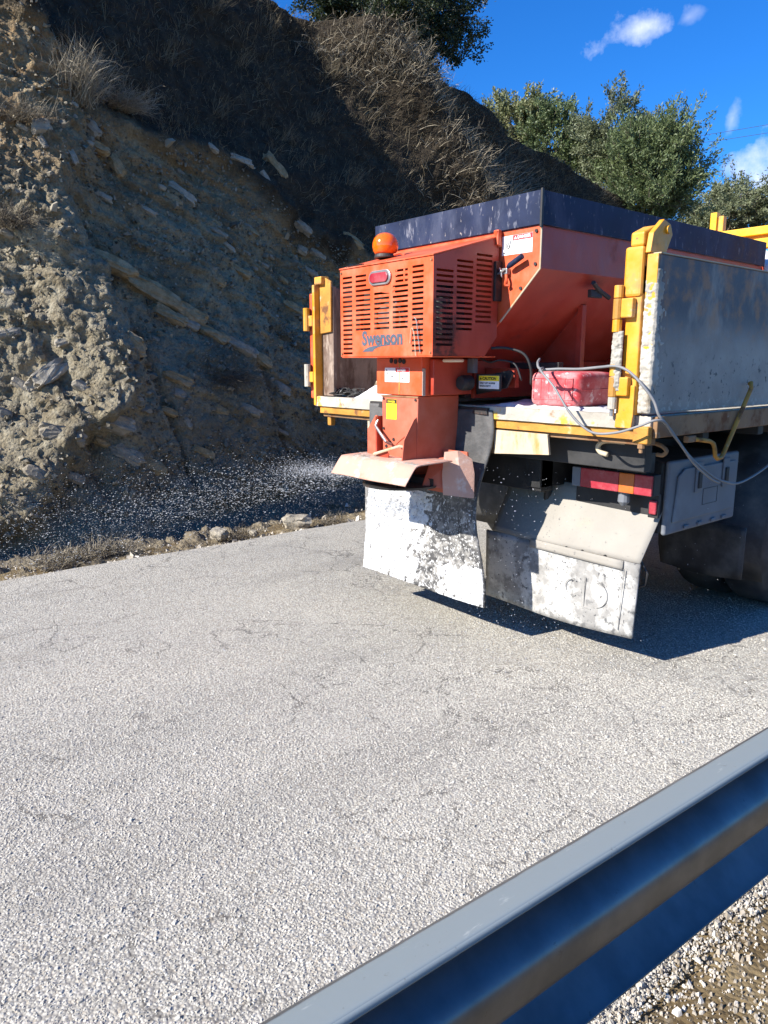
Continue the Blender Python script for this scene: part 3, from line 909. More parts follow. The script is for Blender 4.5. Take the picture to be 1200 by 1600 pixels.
tree('dense dark evergreen tree standing on the crest at the top of the picture', (-7.9, 6.0, 6.4), (-7.75, 6.15, 7.4), (1.3, 1.95, 1.3), 44, 28, 64000, (.055, .016), M['oak'], 501, twigL=.36, up=.1)
tree('yellow green leafy tree showing just right of the dark evergreen, behind the crest', (-11.5, 14, 5.3), (-11.75, 14, 8.1), (1.05, 1.05, .95), 24, 20, 22000, (.085, .022), M['yellowgreen'], 502, twigL=.38, up=.6)
tree('smaller green tree between the yellow green tree and the tall olive', (-10.1, 14, 5.3), (-10.25, 14, 7.5), (.85, .85, .85), 18, 18, 14000, (.08, .02), M['green'], 503, twigL=.42, up=.8)
tree('low green tree filling the gap left of the tall olive', (-9.4, 14.6, 5.2), (-9.5, 14.6, 6.85), (1.0, 1.0, .65), 18, 16, 13000, (.08, .019), M['green'], 507, twigL=.38, up=.8)
tree('tall olive tree with a gap of sky under its crown', (-8.3, 14, 5.0), (-8.45, 14, 7.0), (1.0, 1.0, .92), 28, 20, 26000, (.085, .017), M['olive'], 504, twigL=.40, up=.4)
tree('round bushy green tree on the crest behind the yellow bracket', (-6.95, 13.4, 4.6), (-7.05, 13.5, 5.75), (1.2, 1.2, 1.25), 44, 26, 56000, (.085, .016), M['green'], 505, twigL=.55, up=.9)
tree('pale grey green olive at the right edge above the yellow beam', (-8.4, 20, 4.6), (-8.5, 20, 6.05), (1.6, 1.2, .85), 32, 22, 28000, (.09, .02), M['olive'], 506, twigL=.45, up=.5)
tree('pale olive half out of the picture at the right edge', (-6.2, 20.5, 4.4), (-6.2, 20.5, 6.0), (1.6, 1.2, .9), 30, 22, 26000, (.09, .02), M['olive'], 508, twigL=.45, up=.5)

# power lines far behind
M['wire'] = weathered('wire', (.05, .05, .05), .1, .5)
for q, (dz, lb) in enumerate([(0, 'upper thin power line crossing the sky at right'), (-.45, 'lower thin power line crossing the sky at right')]):
    mb = MB()
    mb.tube(spline([(-40, 52, 19.2 + dz), (-18, 44, 15.2 + dz), (0, 38, 13.2 + dz), (26, 30, 12.8 + dz)], 6), .013, 5)
    tag(mb.build('power_line', M['wire']), lb, 'power line', 'power lines')

# ------------------------------------------------------------------ truck and spreader materials
RUST = (.16, .065, .025)
SALT = (.70, .69, .67)
M['yellow'] = weathered('yellow_paint', (.74, .325, .010), .2, .45, [((.46, .19, .02), 7, .54, .70, 6), ((.52, .40, .22), 12, .58, .74, 6), (RUST, 22, .66, .74, 6)], dust=.2)
M['yellow_clean'] = weathered('bright_yellow_paint', (.84, .44, .008), .1, .4, [(RUST, 18, .74, .84, 6)], dust=.06)
M['orange'] = weathered('orange_red_paint', (.70, .092, .022), .16, .45, [((.62, .22, .12), 5, .5, .8, 6), ((.40, .06, .02), 13, .62, .74, 6), (RUST, 34, .67, .74, 6)], dust=.22, dustcol=(.62, .34, .25), streak=True)
M['red'] = weathered('hopper_red_paint', (.42, .045, .02), .18, .42, [((.20, .03, .02), 6, .58, .8, 6), ((.5, .25, .18), 26, .72, .82, 6)], dust=.14, dustcol=(.40, .17, .13))
M['red_dusty'] = weathered('dusty_red_paint', (.52, .105, .05), .12, .65, [((.40, .075, .04), 3, .5, .8, 6), (RUST, 26, .70, .8, 6)], dust=.28, dustcol=(.52, .29, .21), streak=True)
M['hood'] = weathered('salt_dusted_hood', (.55, .32, .24), .1, .8, [((.55, .22, .15), 5, .52, .72, 6), ((.62, .50, .43), 12, .52, .72, 6), (RUST, 30, .70, .78, 6)], bump=.4)
M['navy'] = weathered('navy_rubber_edge', (.010, .019, .055), .3, .6, [((.06, .075, .12), 6, .45, .7, 6), ((.17, .18, .22), 26, .585, .70, 7), ((.34, .32, .29), 70, .64, .71, 6)], streak=True, dust=.03, dustcol=(.2, .21, .26), spec=.25)
M['crust'] = weathered('salt_crust', (.41, .38, .325), .3, .9, [((.24, .19, .13), 11, .52, .72, 6)], bump=.7, bscale=70)
M['salt'] = weathered('road_salt', (.68, .68, .68), .12, .85, [((.62, .55, .58), 5, .6, .8, 5)], bump=.6, bscale=110)
def oil_stain(k, col):
    s = k.sep()
    my = k.math('MULTIPLY', k.ramp(s[1], -.25, -.33), k.ramp(s[2], 1.93, 1.80))
    m = k.math('MULTIPLY', my, k.ramp(k.noise(11, 6, .65), .38, .56))
    return k.mix(k.math('MULTIPLY', m, .85), col, (.025, .018, .015))
M['caked'] = weathered('caked_salt', (.60, .60, .60), .15, .9, [((.40, .39, .375), 26, .50, .64, 5), ((.20, .195, .19), 60, .58, .66, 5)], bump=.8, bscale=60)
M['orange_shaded'] = weathered('shaded_orange_paint', (.42, .055, .028), .14, .45, [((.26, .04, .025), 8, .60, .85, 6), ((.5, .2, .14), 30, .72, .8, 6)], dust=.10, dustcol=(.45, .22, .17), stain=oil_stain)  # darker copy of the orange paint, shade of the right panel in its colour
M['rubber'] = weathered('black_rubber', (.028, .028, .029), .3, .62, [((.10, .095, .085), 6, .45, .8, 6)], dust=.25, dustcol=(.26, .24, .21))
def flap_mat():
    k = NT('rubber_flap')
    z = k.sep()[2]
    n1 = k.noise(7, 6, .62); n2 = k.noise(60, 4, .6); n3 = k.noise(19, 6, .65); n4 = k.noise(5, 4, .6, k.scaled((1, 1, .3)))
    col = k.mix(k.ramp(n1, .35, .7), (.055, .054, .053), (.125, .12, .115))
    col = k.mix(k.ramp(n4, .5, .7, 0, .6), col, (.22, .21, .19))
    low = k.ramp(z, 1.0, .45)
    col = k.mix(k.math('MULTIPLY', low, k.ramp(n3, .46, .62)), col, (.30, .285, .26))
    col = k.mix(k.math('MULTIPLY', low, k.ramp(n2, .54, .62)), col, (.58, .57, .55))
    nb = k.bump(k.math('ADD', n2, n3), .4, .006)
    return k.fin(col, .7, 0, nb, .4)
M['flap'] = flap_mat()
M['mud'] = weathered('salty_mudflap', (.24, .23, .215), .3, .85, [((.50, .49, .46), 9, .44, .60, 8), ((.10, .10, .10), 17, .58, .66, 8), ((.055, .055, .06), 48, .60, .66, 6)], dust=.35, dustcol=(.55, .53, .49), bump=.3)
M['mudplate'] = weathered('mud_coated_plate', (.315, .29, .25), .10, .85, [((.36, .32, .25), 5, .6, .8, 5), ((.14, .12, .10), 30, .73, .78, 6)], bump=.35, bscale=45)
M['greypanel'] = weathered('worn_grey_panel', (.165, .170, .185), .22, .62, [((.28, .285, .30), 4.5, .50, .72, 6)], dust=.18, dustcol=(.36, .35, .35))
def grey_panel():
    k = NT('worn_grey_sideboard')
    z = k.sep()[2]
    n1 = k.noise(4, 6, .6); n2 = k.noise(9, 6, .65); n3 = k.noise(26, 6, .7); n4 = k.noise(3.2, 5, .6, k.scaled((1, 1, .5)))
    col = k.mix(k.ramp(n1, .3, .7), (.255, .225, .195), (.365, .33, .285))
    hi = k.ramp(z, 1.55, 1.78)
    col = k.mix(k.math('MULTIPLY', hi, k.ramp(n4, .36, .52)), col, (.095, .092, .10))
    col = k.mix(k.math('MULTIPLY', k.math('MULTIPLY', hi, k.ramp(n2, .44, .66)), .65), col, (.40, .19, .075))
    lo = k.ramp(z, 1.66, 1.42)
    col = k.mix(k.math('MULTIPLY', lo, k.math('MULTIPLY', k.ramp(n3, .575, .62), k.ramp(n2, .42, .52))), col, (.035, .036, .042))
    col = k.mix(k.math('MULTIPLY', k.ramp(z, 1.40, 1.31), k.ramp(n3, .5, .6)), col, (.45, .42, .36))
    nb = k.bump(k.math('ADD', n3, k.math('MULTIPLY', n2, .6)), .35, .01)
    return k.fin(col, .6, 0, nb, .4)
M['sideboard'] = grey_panel()
M['inner'] = weathered('rusty_sideboard_inside', (.235, .165, .125), .35, .8, [((.10, .058, .038), 8, .48, .62, 7), ((.36, .28, .22), 16, .56, .70, 6)], streak=True, bump=.5, bscale=35)
M['bedge'] = weathered('crusted_bed_edge', (.46, .42, .35), .25, .85, [((.62, .36, .06), 7, .58, .66, 6), ((.30, .19, .11), 20, .58, .72, 6)], bump=.6, bscale=50)
M['bedstrip'] = weathered('rusty_yellow_strip', (.52, .24, .035), .3, .65, [(RUST, 8, .52, .66, 6), ((.60, .46, .28), 10, .6, .75, 6)], bump=.4)
M['bedside'] = weathered('rusty_side_rail', (.27, .15, .07), .35, .75, [(RUST, 9, .5, .66, 6), ((.35, .30, .24), 16, .6, .75, 6)], bump=.4)
M['paletan'] = weathered('dusty_beam_end', (.52, .43, .30), .2, .85, [((.50, .25, .07), 9, .54, .72, 6)], bump=.35, streak=True)
M['black'] = weathered('black_steel', (.014, .014, .015), .3, .6, dust=.18, dustcol=(.13, .12, .11))
M['dark'] = weathered('oily_dark_metal', (.030, .028, .027), .4, .55, [((.10, .05, .035), 11, .56, .7, 6)])
M['plastic'] = weathered('grey_plastic', (.125, .135, .155), .12, .55, [((.19, .20, .21), 5, .5, .75, 5)], dust=.25, dustcol=(.26, .26, .26), bump=.08)
M['steel'] = weathered('dull_steel', (.42, .42, .42), .2, .42, metal=.8)
M['cable'] = weathered('grey_cable', (.19, .19, .195), .15, .55, dust=.2)
M['cream'] = weathered('cream_lamp', (.72, .66, .50), .1, .4, dust=.2)
M['white_st'] = weathered('white_sticker', (.82, .81, .80), .06, .45, [((.55, .5, .46), 40, .68, .8, 6)], bump=.03)
M['red_st'] = weathered('red_sticker', (.60, .03, .035), .1, .45, bump=.03)
M['yel_st'] = weathered('yellow_sticker', (.88, .68, .03), .08, .45, [((.6, .5, .2), 50, .7, .8, 6)], bump=.03)
M['ink'] = weathered('black_ink', (.02, .02, .02), .1, .5, bump=.02)
M['logo'] = weathered('slate_lettering', (.075, .095, .125), .2, .5, [((.55, .16, .07), 60, .66, .74, 6)], bump=.03)
M['wht_ink'] = weathered('white_ink', (.85, .84, .83), .05, .5, bump=.02)
M['can'] = weathered('red_plastic_can', (.54, .05, .06), .15, .55, [((.60, .22, .22), 8, .45, .65, 7), ((.74, .54, .52), 22, .56, .68, 7)], bump=.1, dust=.15, dustcol=(.7, .5, .5))
M['bag'] = weathered('white_sack', (.72, .72, .74), .1, .7, bump=.3, bscale=18)
M['card'] = weathered('cardboard', (.42, .33, .21), .2, .8)
M['lampred'] = weathered('red_lamp_lens', (.33, .012, .028), .1, .2, dust=.22, dustcol=(.6, .35, .35), bump=.05)
M['lamporange'] = weathered('orange_lamp_lens', (.55, .12, .012), .1, .2, dust=.15, dustcol=(.6, .4, .3), bump=.05)
def lens(name, c):
    k = NT(name)
    k.fin(c, .08, 0, None, .6)
    k.b.inputs['Coat Weight'].default_value = .6
    k.b.inputs['Subsurface Weight'].default_value = .25
    k.b.inputs['Subsurface Radius'].default_value = (.05, .015, .004)
    return k.m
M['beacon'] = lens('amber_beacon_dome', (.82, .14, .003))

def text(body, size, loc, mat, parent, facing='rear', sx=1.0, shear=0.0, bold=0.0, name='lettering', align='LEFT'):
    cu = bpy.data.curves.new(name, 'FONT')
    cu.body = body; cu.size = size; cu.extrude = .0006; cu.offset = bold; cu.shear = shear; cu.align_x = align
    cu.resolution_u = 3
    tmp = bpy.data.objects.new('tmp', cu)
    COL.objects.link(tmp)
    dg = bpy.context.evaluated_depsgraph_get()
    me = bpy.data.meshes.new_from_object(tmp.evaluated_get(dg))
    bpy.data.objects.remove(tmp)
    rot = Matrix.Rotation(R(90), 4, 'X')
    if facing == 'right': rot = Matrix.Rotation(R(90), 4, 'Z') @ rot
    me.transform(Matrix.Translation(loc) @ rot @ Matrix.Diagonal((sx, 1, 1, 1)))
    me.materials.clear(); me.materials.append(mat)
    me.name = name
    o = bpy.data.objects.new(name, me)
    COL.objects.link(o)
    return attach(o, parent)

def slotted(breaks_u, breaks_v, holes, top=None, bottom=None):
    """grid cells minus holes: returns 2d quads. holes: (u0,u1,v0,v1)"""
    us = sorted(set(round(u, 5) for u in breaks_u) | set(round(h[i], 5) for h in holes for i in (0, 1)))
    vs = sorted(set(round(v, 5) for v in breaks_v) | set(round(h[i], 5) for h in holes for i in (2, 3)))
    solid = {}
    for i in range(len(us) - 1):
        for j in range(len(vs) - 1):
            uc, vc = (us[i] + us[i + 1]) / 2, (vs[j] + vs[j + 1]) / 2
            solid[i, j] = not any(h[0] < uc < h[1] and h[2] < vc < h[3] for h in holes)
    return us, vs, solid
def slotted_plate(name, mat, parent, P, us, vs, solid, th, bev=0):
    """P(u,v,d) -> 3d ; d = 0 front, th back"""
    mb = MB()
    idx = {}
    def vid(i, j, d):
        key = (i, j, d)
        if key not in idx:
            idx[key] = len(mb.v); mb.v.append(tuple(P(us[i], vs[j], d)))
        return idx[key]
    for (i, j), s_ in solid.items():
        if not s_: continue
        a = [(i, j), (i + 1, j), (i + 1, j + 1), (i, j + 1)]
        mb.f.append(tuple(vid(x, y, 0) for x, y in a))
        mb.f.append(tuple(vid(x, y, th) for x, y in a[::-1]))
        for k, (di, dj) in enumerate([(0, -1), (1, 0), (0, 1), (-1, 0)]):
            if not solid.get((i + di, j + dj), False):
                p, q = a[k], a[(k + 1) % 4]
                mb.f.append((vid(*p, 0), vid(*p, th), vid(*q, th), vid(*q, 0)))
    o = mesh_obj(name, mb.v, mb.f, mat, parent)
    bm = bmesh.new(); bm.from_mesh(o.data)
    bmesh.ops.remove_doubles(bm, verts=bm.verts, dist=1e-5)
    bmesh.ops.dissolve_degenerate(bm, dist=1e-5, edges=bm.edges)
    bmesh.ops.recalc_face_normals(bm, faces=bm.faces)
    bm.to_mesh(o.data); bm.free()
    return o

def crust_sheet(name, O, U, Vv, Nn, nu, nv, maskf, thick, mat, parent, seed):
    """lumpy deposit on a flat face: origin O, edge vectors U, V, outward normal N; mask(u,v) in metres -> 0..1"""
    u = np.linspace(0, 1, nu); v = np.linspace(0, 1, nv)
    UU, VV = np.meshgrid(u, v, indexing='ij')
    O = np.array(O, float); U = np.array(U, float); Vv = np.array(Vv, float); Nn = np.array(Nn, float)
    lu, lv = np.linalg.norm(U), np.linalg.norm(Vv)
    m = maskf(UU, VV)
    a, b = UU * lu, VV * lv
    n = .8 * ridged(a, b, seed, .035, 3, seed) + .8 * fbm(a, b, seed, .014, 2, seed + 4)
    h = (m - .5) * 1.2 + .42 * n
    h = np.where((UU < .001) | (UU > .999) | (VV < .001) | (VV > .999), -1, h)
    hh = np.clip(h, -.4, 1.0) * thick
    P = O + UU[..., None] * U + VV[..., None] * Vv + hh[..., None] * Nn
    i = np.arange(nu - 1)[:, None] * nv + np.arange(nv - 1)[None]
    F = np.stack([i, i + nv, i + nv + 1, i + 1], -1)
    # keep only where something shows
    show = (h[:-1, :-1] > -.02) | (h[1:, :-1] > -.02) | (h[:-1, 1:] > -.02) | (h[1:, 1:] > -.02)
    F = F[show].reshape(-1, 4)
    used = np.unique(F); re = -np.ones(nu * nv, int); re[used] = np.arange(len(used))
    return np_mesh(name, P.reshape(-1, 3)[used], re[F], mat, parent, smooth=True)

# ------------------------------------------------------------------ truck
truck = thing('flatbed_truck', (0, 2, 0), 'yellow flatbed road maintenance truck with grey side boards, seen from behind', 'truck')
FZ = 1.30                                   # top of the floor
bed = MB().box(-1.235, 1.235, .012, 2.9, 1.235, FZ).build('bed_floor', M['bedge'], truck, .004)
# crusted rear edge plate, subdivided and uneven
def lumpy_bar(name, x0, x1, y0, y1, z0, z1, mat, parent, amp=.004, seed=0, n=90):
    rows = []
    ring = [(y0, z0), (y0, (z0 + z1) / 2), (y0, z1), ((y0 + y1) / 2, z1), (y1, z1), (y1, z0)]
    vs = []; fs = []
    for i in range(n + 1):
        x = x0 + (x1 - x0) * i / n
        for k, (y, z) in enumerate(ring):
            d = mnoise.noise(Vector((x * 9, y * 40 + k, z * 30 + seed))) * amp + mnoise.noise(Vector((x * 31, k * 2.1, seed))) * amp * .6
            vs.append((x, y + (d if k < 3 else 0), z + (d if k in (2, 3) else 0)))
    m = len(ring)
    for i in range(n):
        for k in range(m):
            fs.append((i * m + k, (i + 1) * m + k, (i + 1) * m + (k + 1) % m, i * m + (k + 1) % m))
    fs.append(tuple(range(m))); fs.append(tuple(n * m + k for k in range(m))[::-1])
    mb = MB(); mb.v = vs; mb.f = fs
    return mb.build(name, mat, parent, smooth=False)
lumpy_bar('rear_edge_plate', -1.25, 1.16, -.022, .010, 1.242, 1.306, M['bedge'], truck, .005, 1)
lumpy_bar('rear_yellow_strip', -1.22, 1.23, -.006, .011, 1.196, 1.238, M['bedstrip'], truck, .003, 2)
MB().box(1.17, 1.243, -.018, .02, 1.18, 1.255).build('corner_gusset', M['bedstrip'], truck, .006)
MB().box(-1.22, 1.22, .02, .09, 1.17, 1.236).build('rear_cross_beam', M['bedside'], truck, .004)
MB().box(-.55, 1.15, .13, .19, 1.035, 1.168).build('shade_bar', M['black'], truck, .004)  # added black bar, sized so its shadow crosses the tail light
MB().box(-1.19, -1.15, .03, .07, 1.11, 1.17).build('tie_hook', M['bedstrip'], truck, .006)
MB().prism([(.36, 1.185), (.70, 1.185), (.715, 1.085), (.36, 1.06)], 1, -.004, .012).build('beam_end_plate', M['paletan'], truck, .002)
MB().box(.26, .359, .002, .2, 1.06, 1.185).build('beam_end', M['bedside'], truck, .003)
MB().box(-.75, -.70, .03, .10, .80, 1.17).build('rear_drop_bar', M['paletan'], truck, .004)
for sx in (-1, 1):
    MB().box(sx * 1.245 - .012, sx * 1.245 + .012, .03, 2.9, 1.205, 1.298).build('side_rail', M['bedside'], truck, .004)
    # long beams and cross members under the floor
    MB().box(sx * .42 - .05, sx * .42 + .05, .25, 6.0, .86, 1.10).build('chassis_rail', M['black'], truck, .004)
    MB().box(sx * .42 - .045, sx * .42 + .045, .05, 2.9, 1.102, 1.234).build('subframe_rail', M['black'], truck, .004)
for y in (.55, 1.15, 1.75, 2.35):
    MB().box(-1.2, 1.2, y, y + .06, 1.15, 1.234).build('cross_member', M['black'], truck, .003)
MB().box(-.47, .47, .26, .36, .84, 1.09).build('rear_chassis_beam', M['black'], truck, .004)

# side boards --------------------------------------------------------
for sx in (-1, 1):
    if sx > 0:
        sb = MB().box(1.180, 1.232, .0, 2.8, 1.312, 1.968).build('side_board', M['sideboard'], truck, .004)
        tag(sb, 'scuffed grey side board with rust streaks')
        MB().box(1.176, 1.236, .0, 2.8, 1.9685, 1.974).build('board_top_edge', M['paletan'], sb)
        MB().box(1.181, 1.231, -.012, -.001, 1.55, 1.969).build('board_end', M['yellow'], sb, .002)
        crust_sheet('salt_crust', (1.178, -.005, 1.31), (.058, 0, 0), (0, 0, .56), (0, -1, 0), 14, 150, lambda u, v: .95 - .35 * sstep(.85, 1, v) + 0 * u, .013, M['crust'], sb, 31)
        crust_sheet('salt_crust', (1.233, -.01, 1.31), (0, .09, 0), (0, 0, .60), (1, 0, 0), 20, 130, lambda u, v: .75 - .75 * sstep(.1, .9, u) + 0 * v, .007, M['crust'], sb, 32)
    else:
        sb = MB().box(-1.232, -1.180, .06, 2.8, 1.312, 2.02).build('side_board', M['inner'], truck, .004)
        tag(sb, 'rusty inside face of the far side board')
        MB().box(-1.179, -1.150, .5, .58, 1.312, 2.015).build('board_stake', M['inner'], sb, .004)

# right corner post --------------------------------------------------
def post(sx):
    x0, x1 = sorted((sx * 1.098, sx * 1.172))
    p = MB().box(x0, x1, -.02, .055, 1.302, 1.93).build('corner_post', M['yellow'], truck, .007)
    MB().box(x0 - .012 if sx > 0 else x0, x1 if sx > 0 else x1 + .012, -.032, .052, 1.80, 2.005).build('upper_block', M['yellow'], p, .012)
    # sloping bracket above
    bx0, bx1 = sorted((sx * 1.106, sx * 1.168))
    MB().prism([(-.026, 2.005), (.05, 2.005), (.10, 2.075), (.06, 2.095), (-.026, 2.06)], 0, bx0, bx1).build('top_bracket', M['yellow'], p, .008)
    tx0, tx1 = sorted((sx * 1.174, sx * 1.198))
    MB().prism([(-.02, 1.975), (.10, 1.975), (.145, 2.06), (.125, 2.10), (.07, 2.115), (-.005, 2.055)], 0, tx0, tx1).build('pivot_plate', M['yellow'], p, .003)
    MB().lathe([(.0, -.004), (.017, -.004), (.017, .010), (.0, .010)], (tx1 if sx > 0 else tx0, .10, 2.075), 0, 10).build('pivot_bolt', M['yellow'], p, .002)
    # hinge knuckles
    hx = sx * 1.078
    for z0 in (1.67, 1.34):
        hb = MB().box(min(sx * 1.085, sx * 1.150), max(sx * 1.085, sx * 1.150), -.052, -.0205, z0 + .045, z0 + .125).build('hinge_block', M['yellow'], p, .005)
        MB().lathe([(.0, 0), (.020, 0), (.020, .052), (.0, .052)], (hx, -.045, z0 + .128), 2, 12).build('hinge_knuckle', M['yellow'], p, .002)
        MB().lathe([(.0, 0), (.021, 0), (.021, .085), (.0, .085)], (hx, -.045, z0 + .040), 2, 12).build('hinge_knuckle', M['bedstrip'], p, .002)
        MB().lathe([(.0, 0), (.020, 0), (.020, .052), (.0, .052)], (hx, -.045, z0 - .014), 2, 12).build('hinge_knuckle', M['yellow'] if z0 > 1.5 else M['bedge'], p, .002)
        MB().lathe([(.0, 0), (.010, 0), (.010, .03), (.0, .03)], (hx, -.045, z0 - .045), 2, 10).build('hinge_pin', M['steel'], p)
    MB().prism([(sx * 1.085, 1.245), (sx * 1.165, 1.245), (sx * 1.172, 1.30), (sx * 1.172, 1.43), (sx * 1.13, 1.43), (sx * 1.09, 1.39)], 1, -.030, -.0215).build('foot_plate', M['yellow'], p, .003)
    return p
pr_ = post(1)
crust_sheet('salt_crust', (1.062, -.050, 1.405), (.05, 0, 0), (0, 0, .255), (0, -1, 0), 22, 110, lambda u, v: 1.0 - .5 * np.abs(2 * u - 1) ** 2 + 0 * v, .013, M['crust'], pr_, 41)
MB().lathe([(.0, 0), (.017, 0), (.017, .26), (.0, .26)], (1.078, -.040, 1.402), 2, 10).build('hinge_rod', M['crust'], pr_)
# left corner post: built from its own outline
lp = MB().box(-1.262, -1.236, -.03, .045, 1.245, 2.035).build('corner_post', M['yellow'], truck, .004)
tag(lp, 'yellow corner post on the far side')
MB().box(-1.25, -1.17, -.02, .05, 2.0355, 2.085).build('top_bracket', M['yellow'], lp, .008)
MB().prism([(-1.235, 1.31), (-1.11, 1.31), (-1.105, 2.02), (-1.235, 2.03)], 1, .03, .058).build('end_plate', M['inner'], lp, .003)
MB().prism([(-1.234, 1.72), (-1.112, 1.73), (-1.108, 2.05), (-1.19, 2.085), (-1.234, 2.034)], 1, .012, .0285).build('upper_gusset', M['bedstrip'], lp, .004)
MB().box(-1.325, -1.292, -.01, .02, 1.29, 1.985).build('hinge_post', M['orange'], lp, .008)
for z0 in (1.74, 1.37):
    MB().box(-1.318, -1.2625, -.035, -.011, z0 + .03, z0 + .10).build('hinge_block', M['yellow'], lp, .005)
    MB().lathe([(.0, 0), (.023, 0), (.023, .15), (.0, .15)], (-1.322, -.035, z0), 2, 12).build('hinge_knuckle', M['yellow'] if z0 > 1.5 else M['bedge'], lp, .002)

# head board and crane frame behind the cab -----------------------------
hb = MB()
hb.box(-1.2, 1.25, 2.86, 2.95, 2.455, 2.515)
hbo = hb.build('head_frame', M['yellow_clean'], truck, .006)
MB().box(-1.2, 1.25, 2.87, 2.95, 2.36, 2.43).build('frame_rail', M['yellow_clean'], hbo, .005)
MB().box(-1.2, 1.25, 2.90, 2.93, 2.4305, 2.4545).build('frame_web', M['bedstrip'], hbo)
MB().box(-.05, -.0, 2.86, 2.92, 2.5155, 2.66).build('frame_stub', M['yellow_clean'], hbo, .004)
MB().box(.01, .05, 2.87, 2.92, 2.5155, 2.63).build('frame_stub', M['yellow'], hbo, .004)
for x in (-1.15, -.35, .56, 1.15):
    MB().box(x - .04, x + .04, 2.87, 2.94, FZ, 2.359).build('frame_post', M['yellow_clean'], hbo, .005)
MB().box(-1.15, 1.15, 3.25, 5.0, .95, 2.34).build('cab', M['yellow_clean'], truck, .08, seg=4)

# rear lamps, mudguard, flaps -----------------------------------------
lb = MB().box(.645, 1.108, .30, .36, .895, 1.0).build('tail_light', M['black'], truck, .004)
MB().box(.648, .70, .286, .2995, .898, .997).build('reversing_lens', M['plastic'], lb, .003)
MB().box(.701, .925, .284, .2995, .898, .997).build('red_lens', M['lampred'], lb, .004)
MB().box(.926, 1.01, .284, .2995, .898, .997).build('orange_lens', M['lamporange'], lb, .004)
MB().box(1.011, 1.105, .284, .2995, .898, .997).build('red_lens', M['lampred'], lb, .004)
MB().box(.90, 1.06, .30, .38, 1.001, 1.10).build('lamp_bracket', M['dark'], lb, .003)
MB().lathe([(0, 0), (.028, 0), (.03, -.05), (.012, -.07), (0, -.07)], (.93, .335, .895), 2, 12).build('number_plate_lamp', M['plastic'], lb)
def wavy_sheet(name, pts_fn, nu, nv, th, mat, parent):
    rows = [[pts_fn(i / nu, j / nv) for j in range(nv + 1)] for i in range(nu + 1)]
    mb = MB().sheet(rows, th)
    return mb.build(name, mat, parent, smooth=True)
def plate_pt(u, v):   # u across, v down
    x = .10 + .96 * u
    y = .47 - .18 * v - .012 * math.sin(u * 5) * v; z = .875 - .315 * v - .01 * u * v
    return (x + .035 * (1 - v) * u, y, z)
mg = wavy_sheet('mudguard_plate', plate_pt, 24, 10, (0, .008, -.002), M['mudplate'], truck)
for q, u in enumerate((.56, .66, .80)):
    p = plate_pt(u, .985)
    MB().lathe([(0, 0), (.007, 0), (.007, .008), (0, .008)], (p[0], p[1] - .012, p[2]), 1, 8).build('rivet', M['black'], mg)
def flap_pt(u, v):
    x = .06 + 1.0 * u
    y = .286 + .012 * math.sin(u * 6 + 1) * v - .02 * v * u
    z = .555 - .405 * v + .02 * u * v - .012 * math.sin(u * 3.1) * v
    return (x + .012 * (1 - v) * u, y, z)
mf = wavy_sheet('mudflap', flap_pt, 28, 12, (0, .012, 0), M['mud'], truck)
tag(mf, 'salt whitened rear mudflap with embossed marks')
wavy_sheet('top_strip', lambda u, v: (.40 + .585 * u, .276 - .006 * v, .565 - .008 * u - .045 * v), 10, 3, (0, .008, 0), M['mudplate'], mf)
# embossed marks: two arcs, an upright and a ring
def arc(cx_, cz, r0, a0, a1, n=14):
    return [(cx_ + r0 * math.cos(R(a0 + (a1 - a0) * i / n)), 0.2665, cz + r0 * math.sin(R(a0 + (a1 - a0) * i / n))) for i in range(n + 1)]
for pts in (arc(.70, .355, .045, 60, 300), arc(.84, .35, .07, -80, 80), [(.775, .2665, .43), (.775, .2665, .27)], [(.73, .2665, .27), (.82, .2665, .262)], [(1.0, .2665, .52), (.985, .2645, .20)]):
    MB().tube(pts, .0026, 6).build('embossed_mark', M['mud'], mf)
MB().tube([(1.05, .33, .56), (1.085, .34, .50), (1.075, .34, .44), (1.04, .33, .42)], .006, 6).build('wire_stay', M['black'], truck)
MB().box(1.062, 1.10, .345, .36, .80, .87).build('side_reflector', M['lampred'], truck, .006)
MB().box(1.05, 1.104, .3605, .38, .78, .90).build('reflector_bracket', M['black'], truck, .003)
MB().tube([(.37, .40, 1.1), (.40, .42, .84), (.36, .44, .60)], .022, 8).build('stay_rod', M['dark'], truck)

# tool box ---------------------------------------------------------------
tb = MB().box(.58, 1.085, .42, 1.16, .69, 1.05).build('tool_box', M['black'], truck, .012)
ld = MB().box(1.0855, 1.112, .425, 1.155, .684, 1.056).build('box_lid', M['plastic'], tb, .022, seg=4)
bpy.context.view_layer.update()
MB().prism([(.475, .745), (1.10, .745), (1.10, 1.012), (.56, 1.012), (.505, .98)], 0, 1.1122, 1.1245).build('lid_panel', M['plastic'], ld, .010, seg=3)
for y in (.69, .975):
    lt = MB().box(1.1246, 1.134, y - .033, y + .033, .88, 1.035).build('latch', M['plastic'], ld, .006)
    MB().box(1.1341, 1.142, y - .017, y + .017, .90, .985).build('latch_tongue', M['black'], lt, .006)
for (a, b, c, d) in ((.755, .905, .805, .807), (.755, .905, .888, .890), (.753, .755, .805, .890), (.905, .907, .805, .890)):
    MB().box(1.1246, 1.1262, a, b, c, d).build('label_outline', M['black'], ld)
for y in (.60, .74, .88, 1.0):
    MB().box(1.1125, 1.122, y, y + .05, .698, .716).build('lid_lip', M['plastic'], ld, .004)

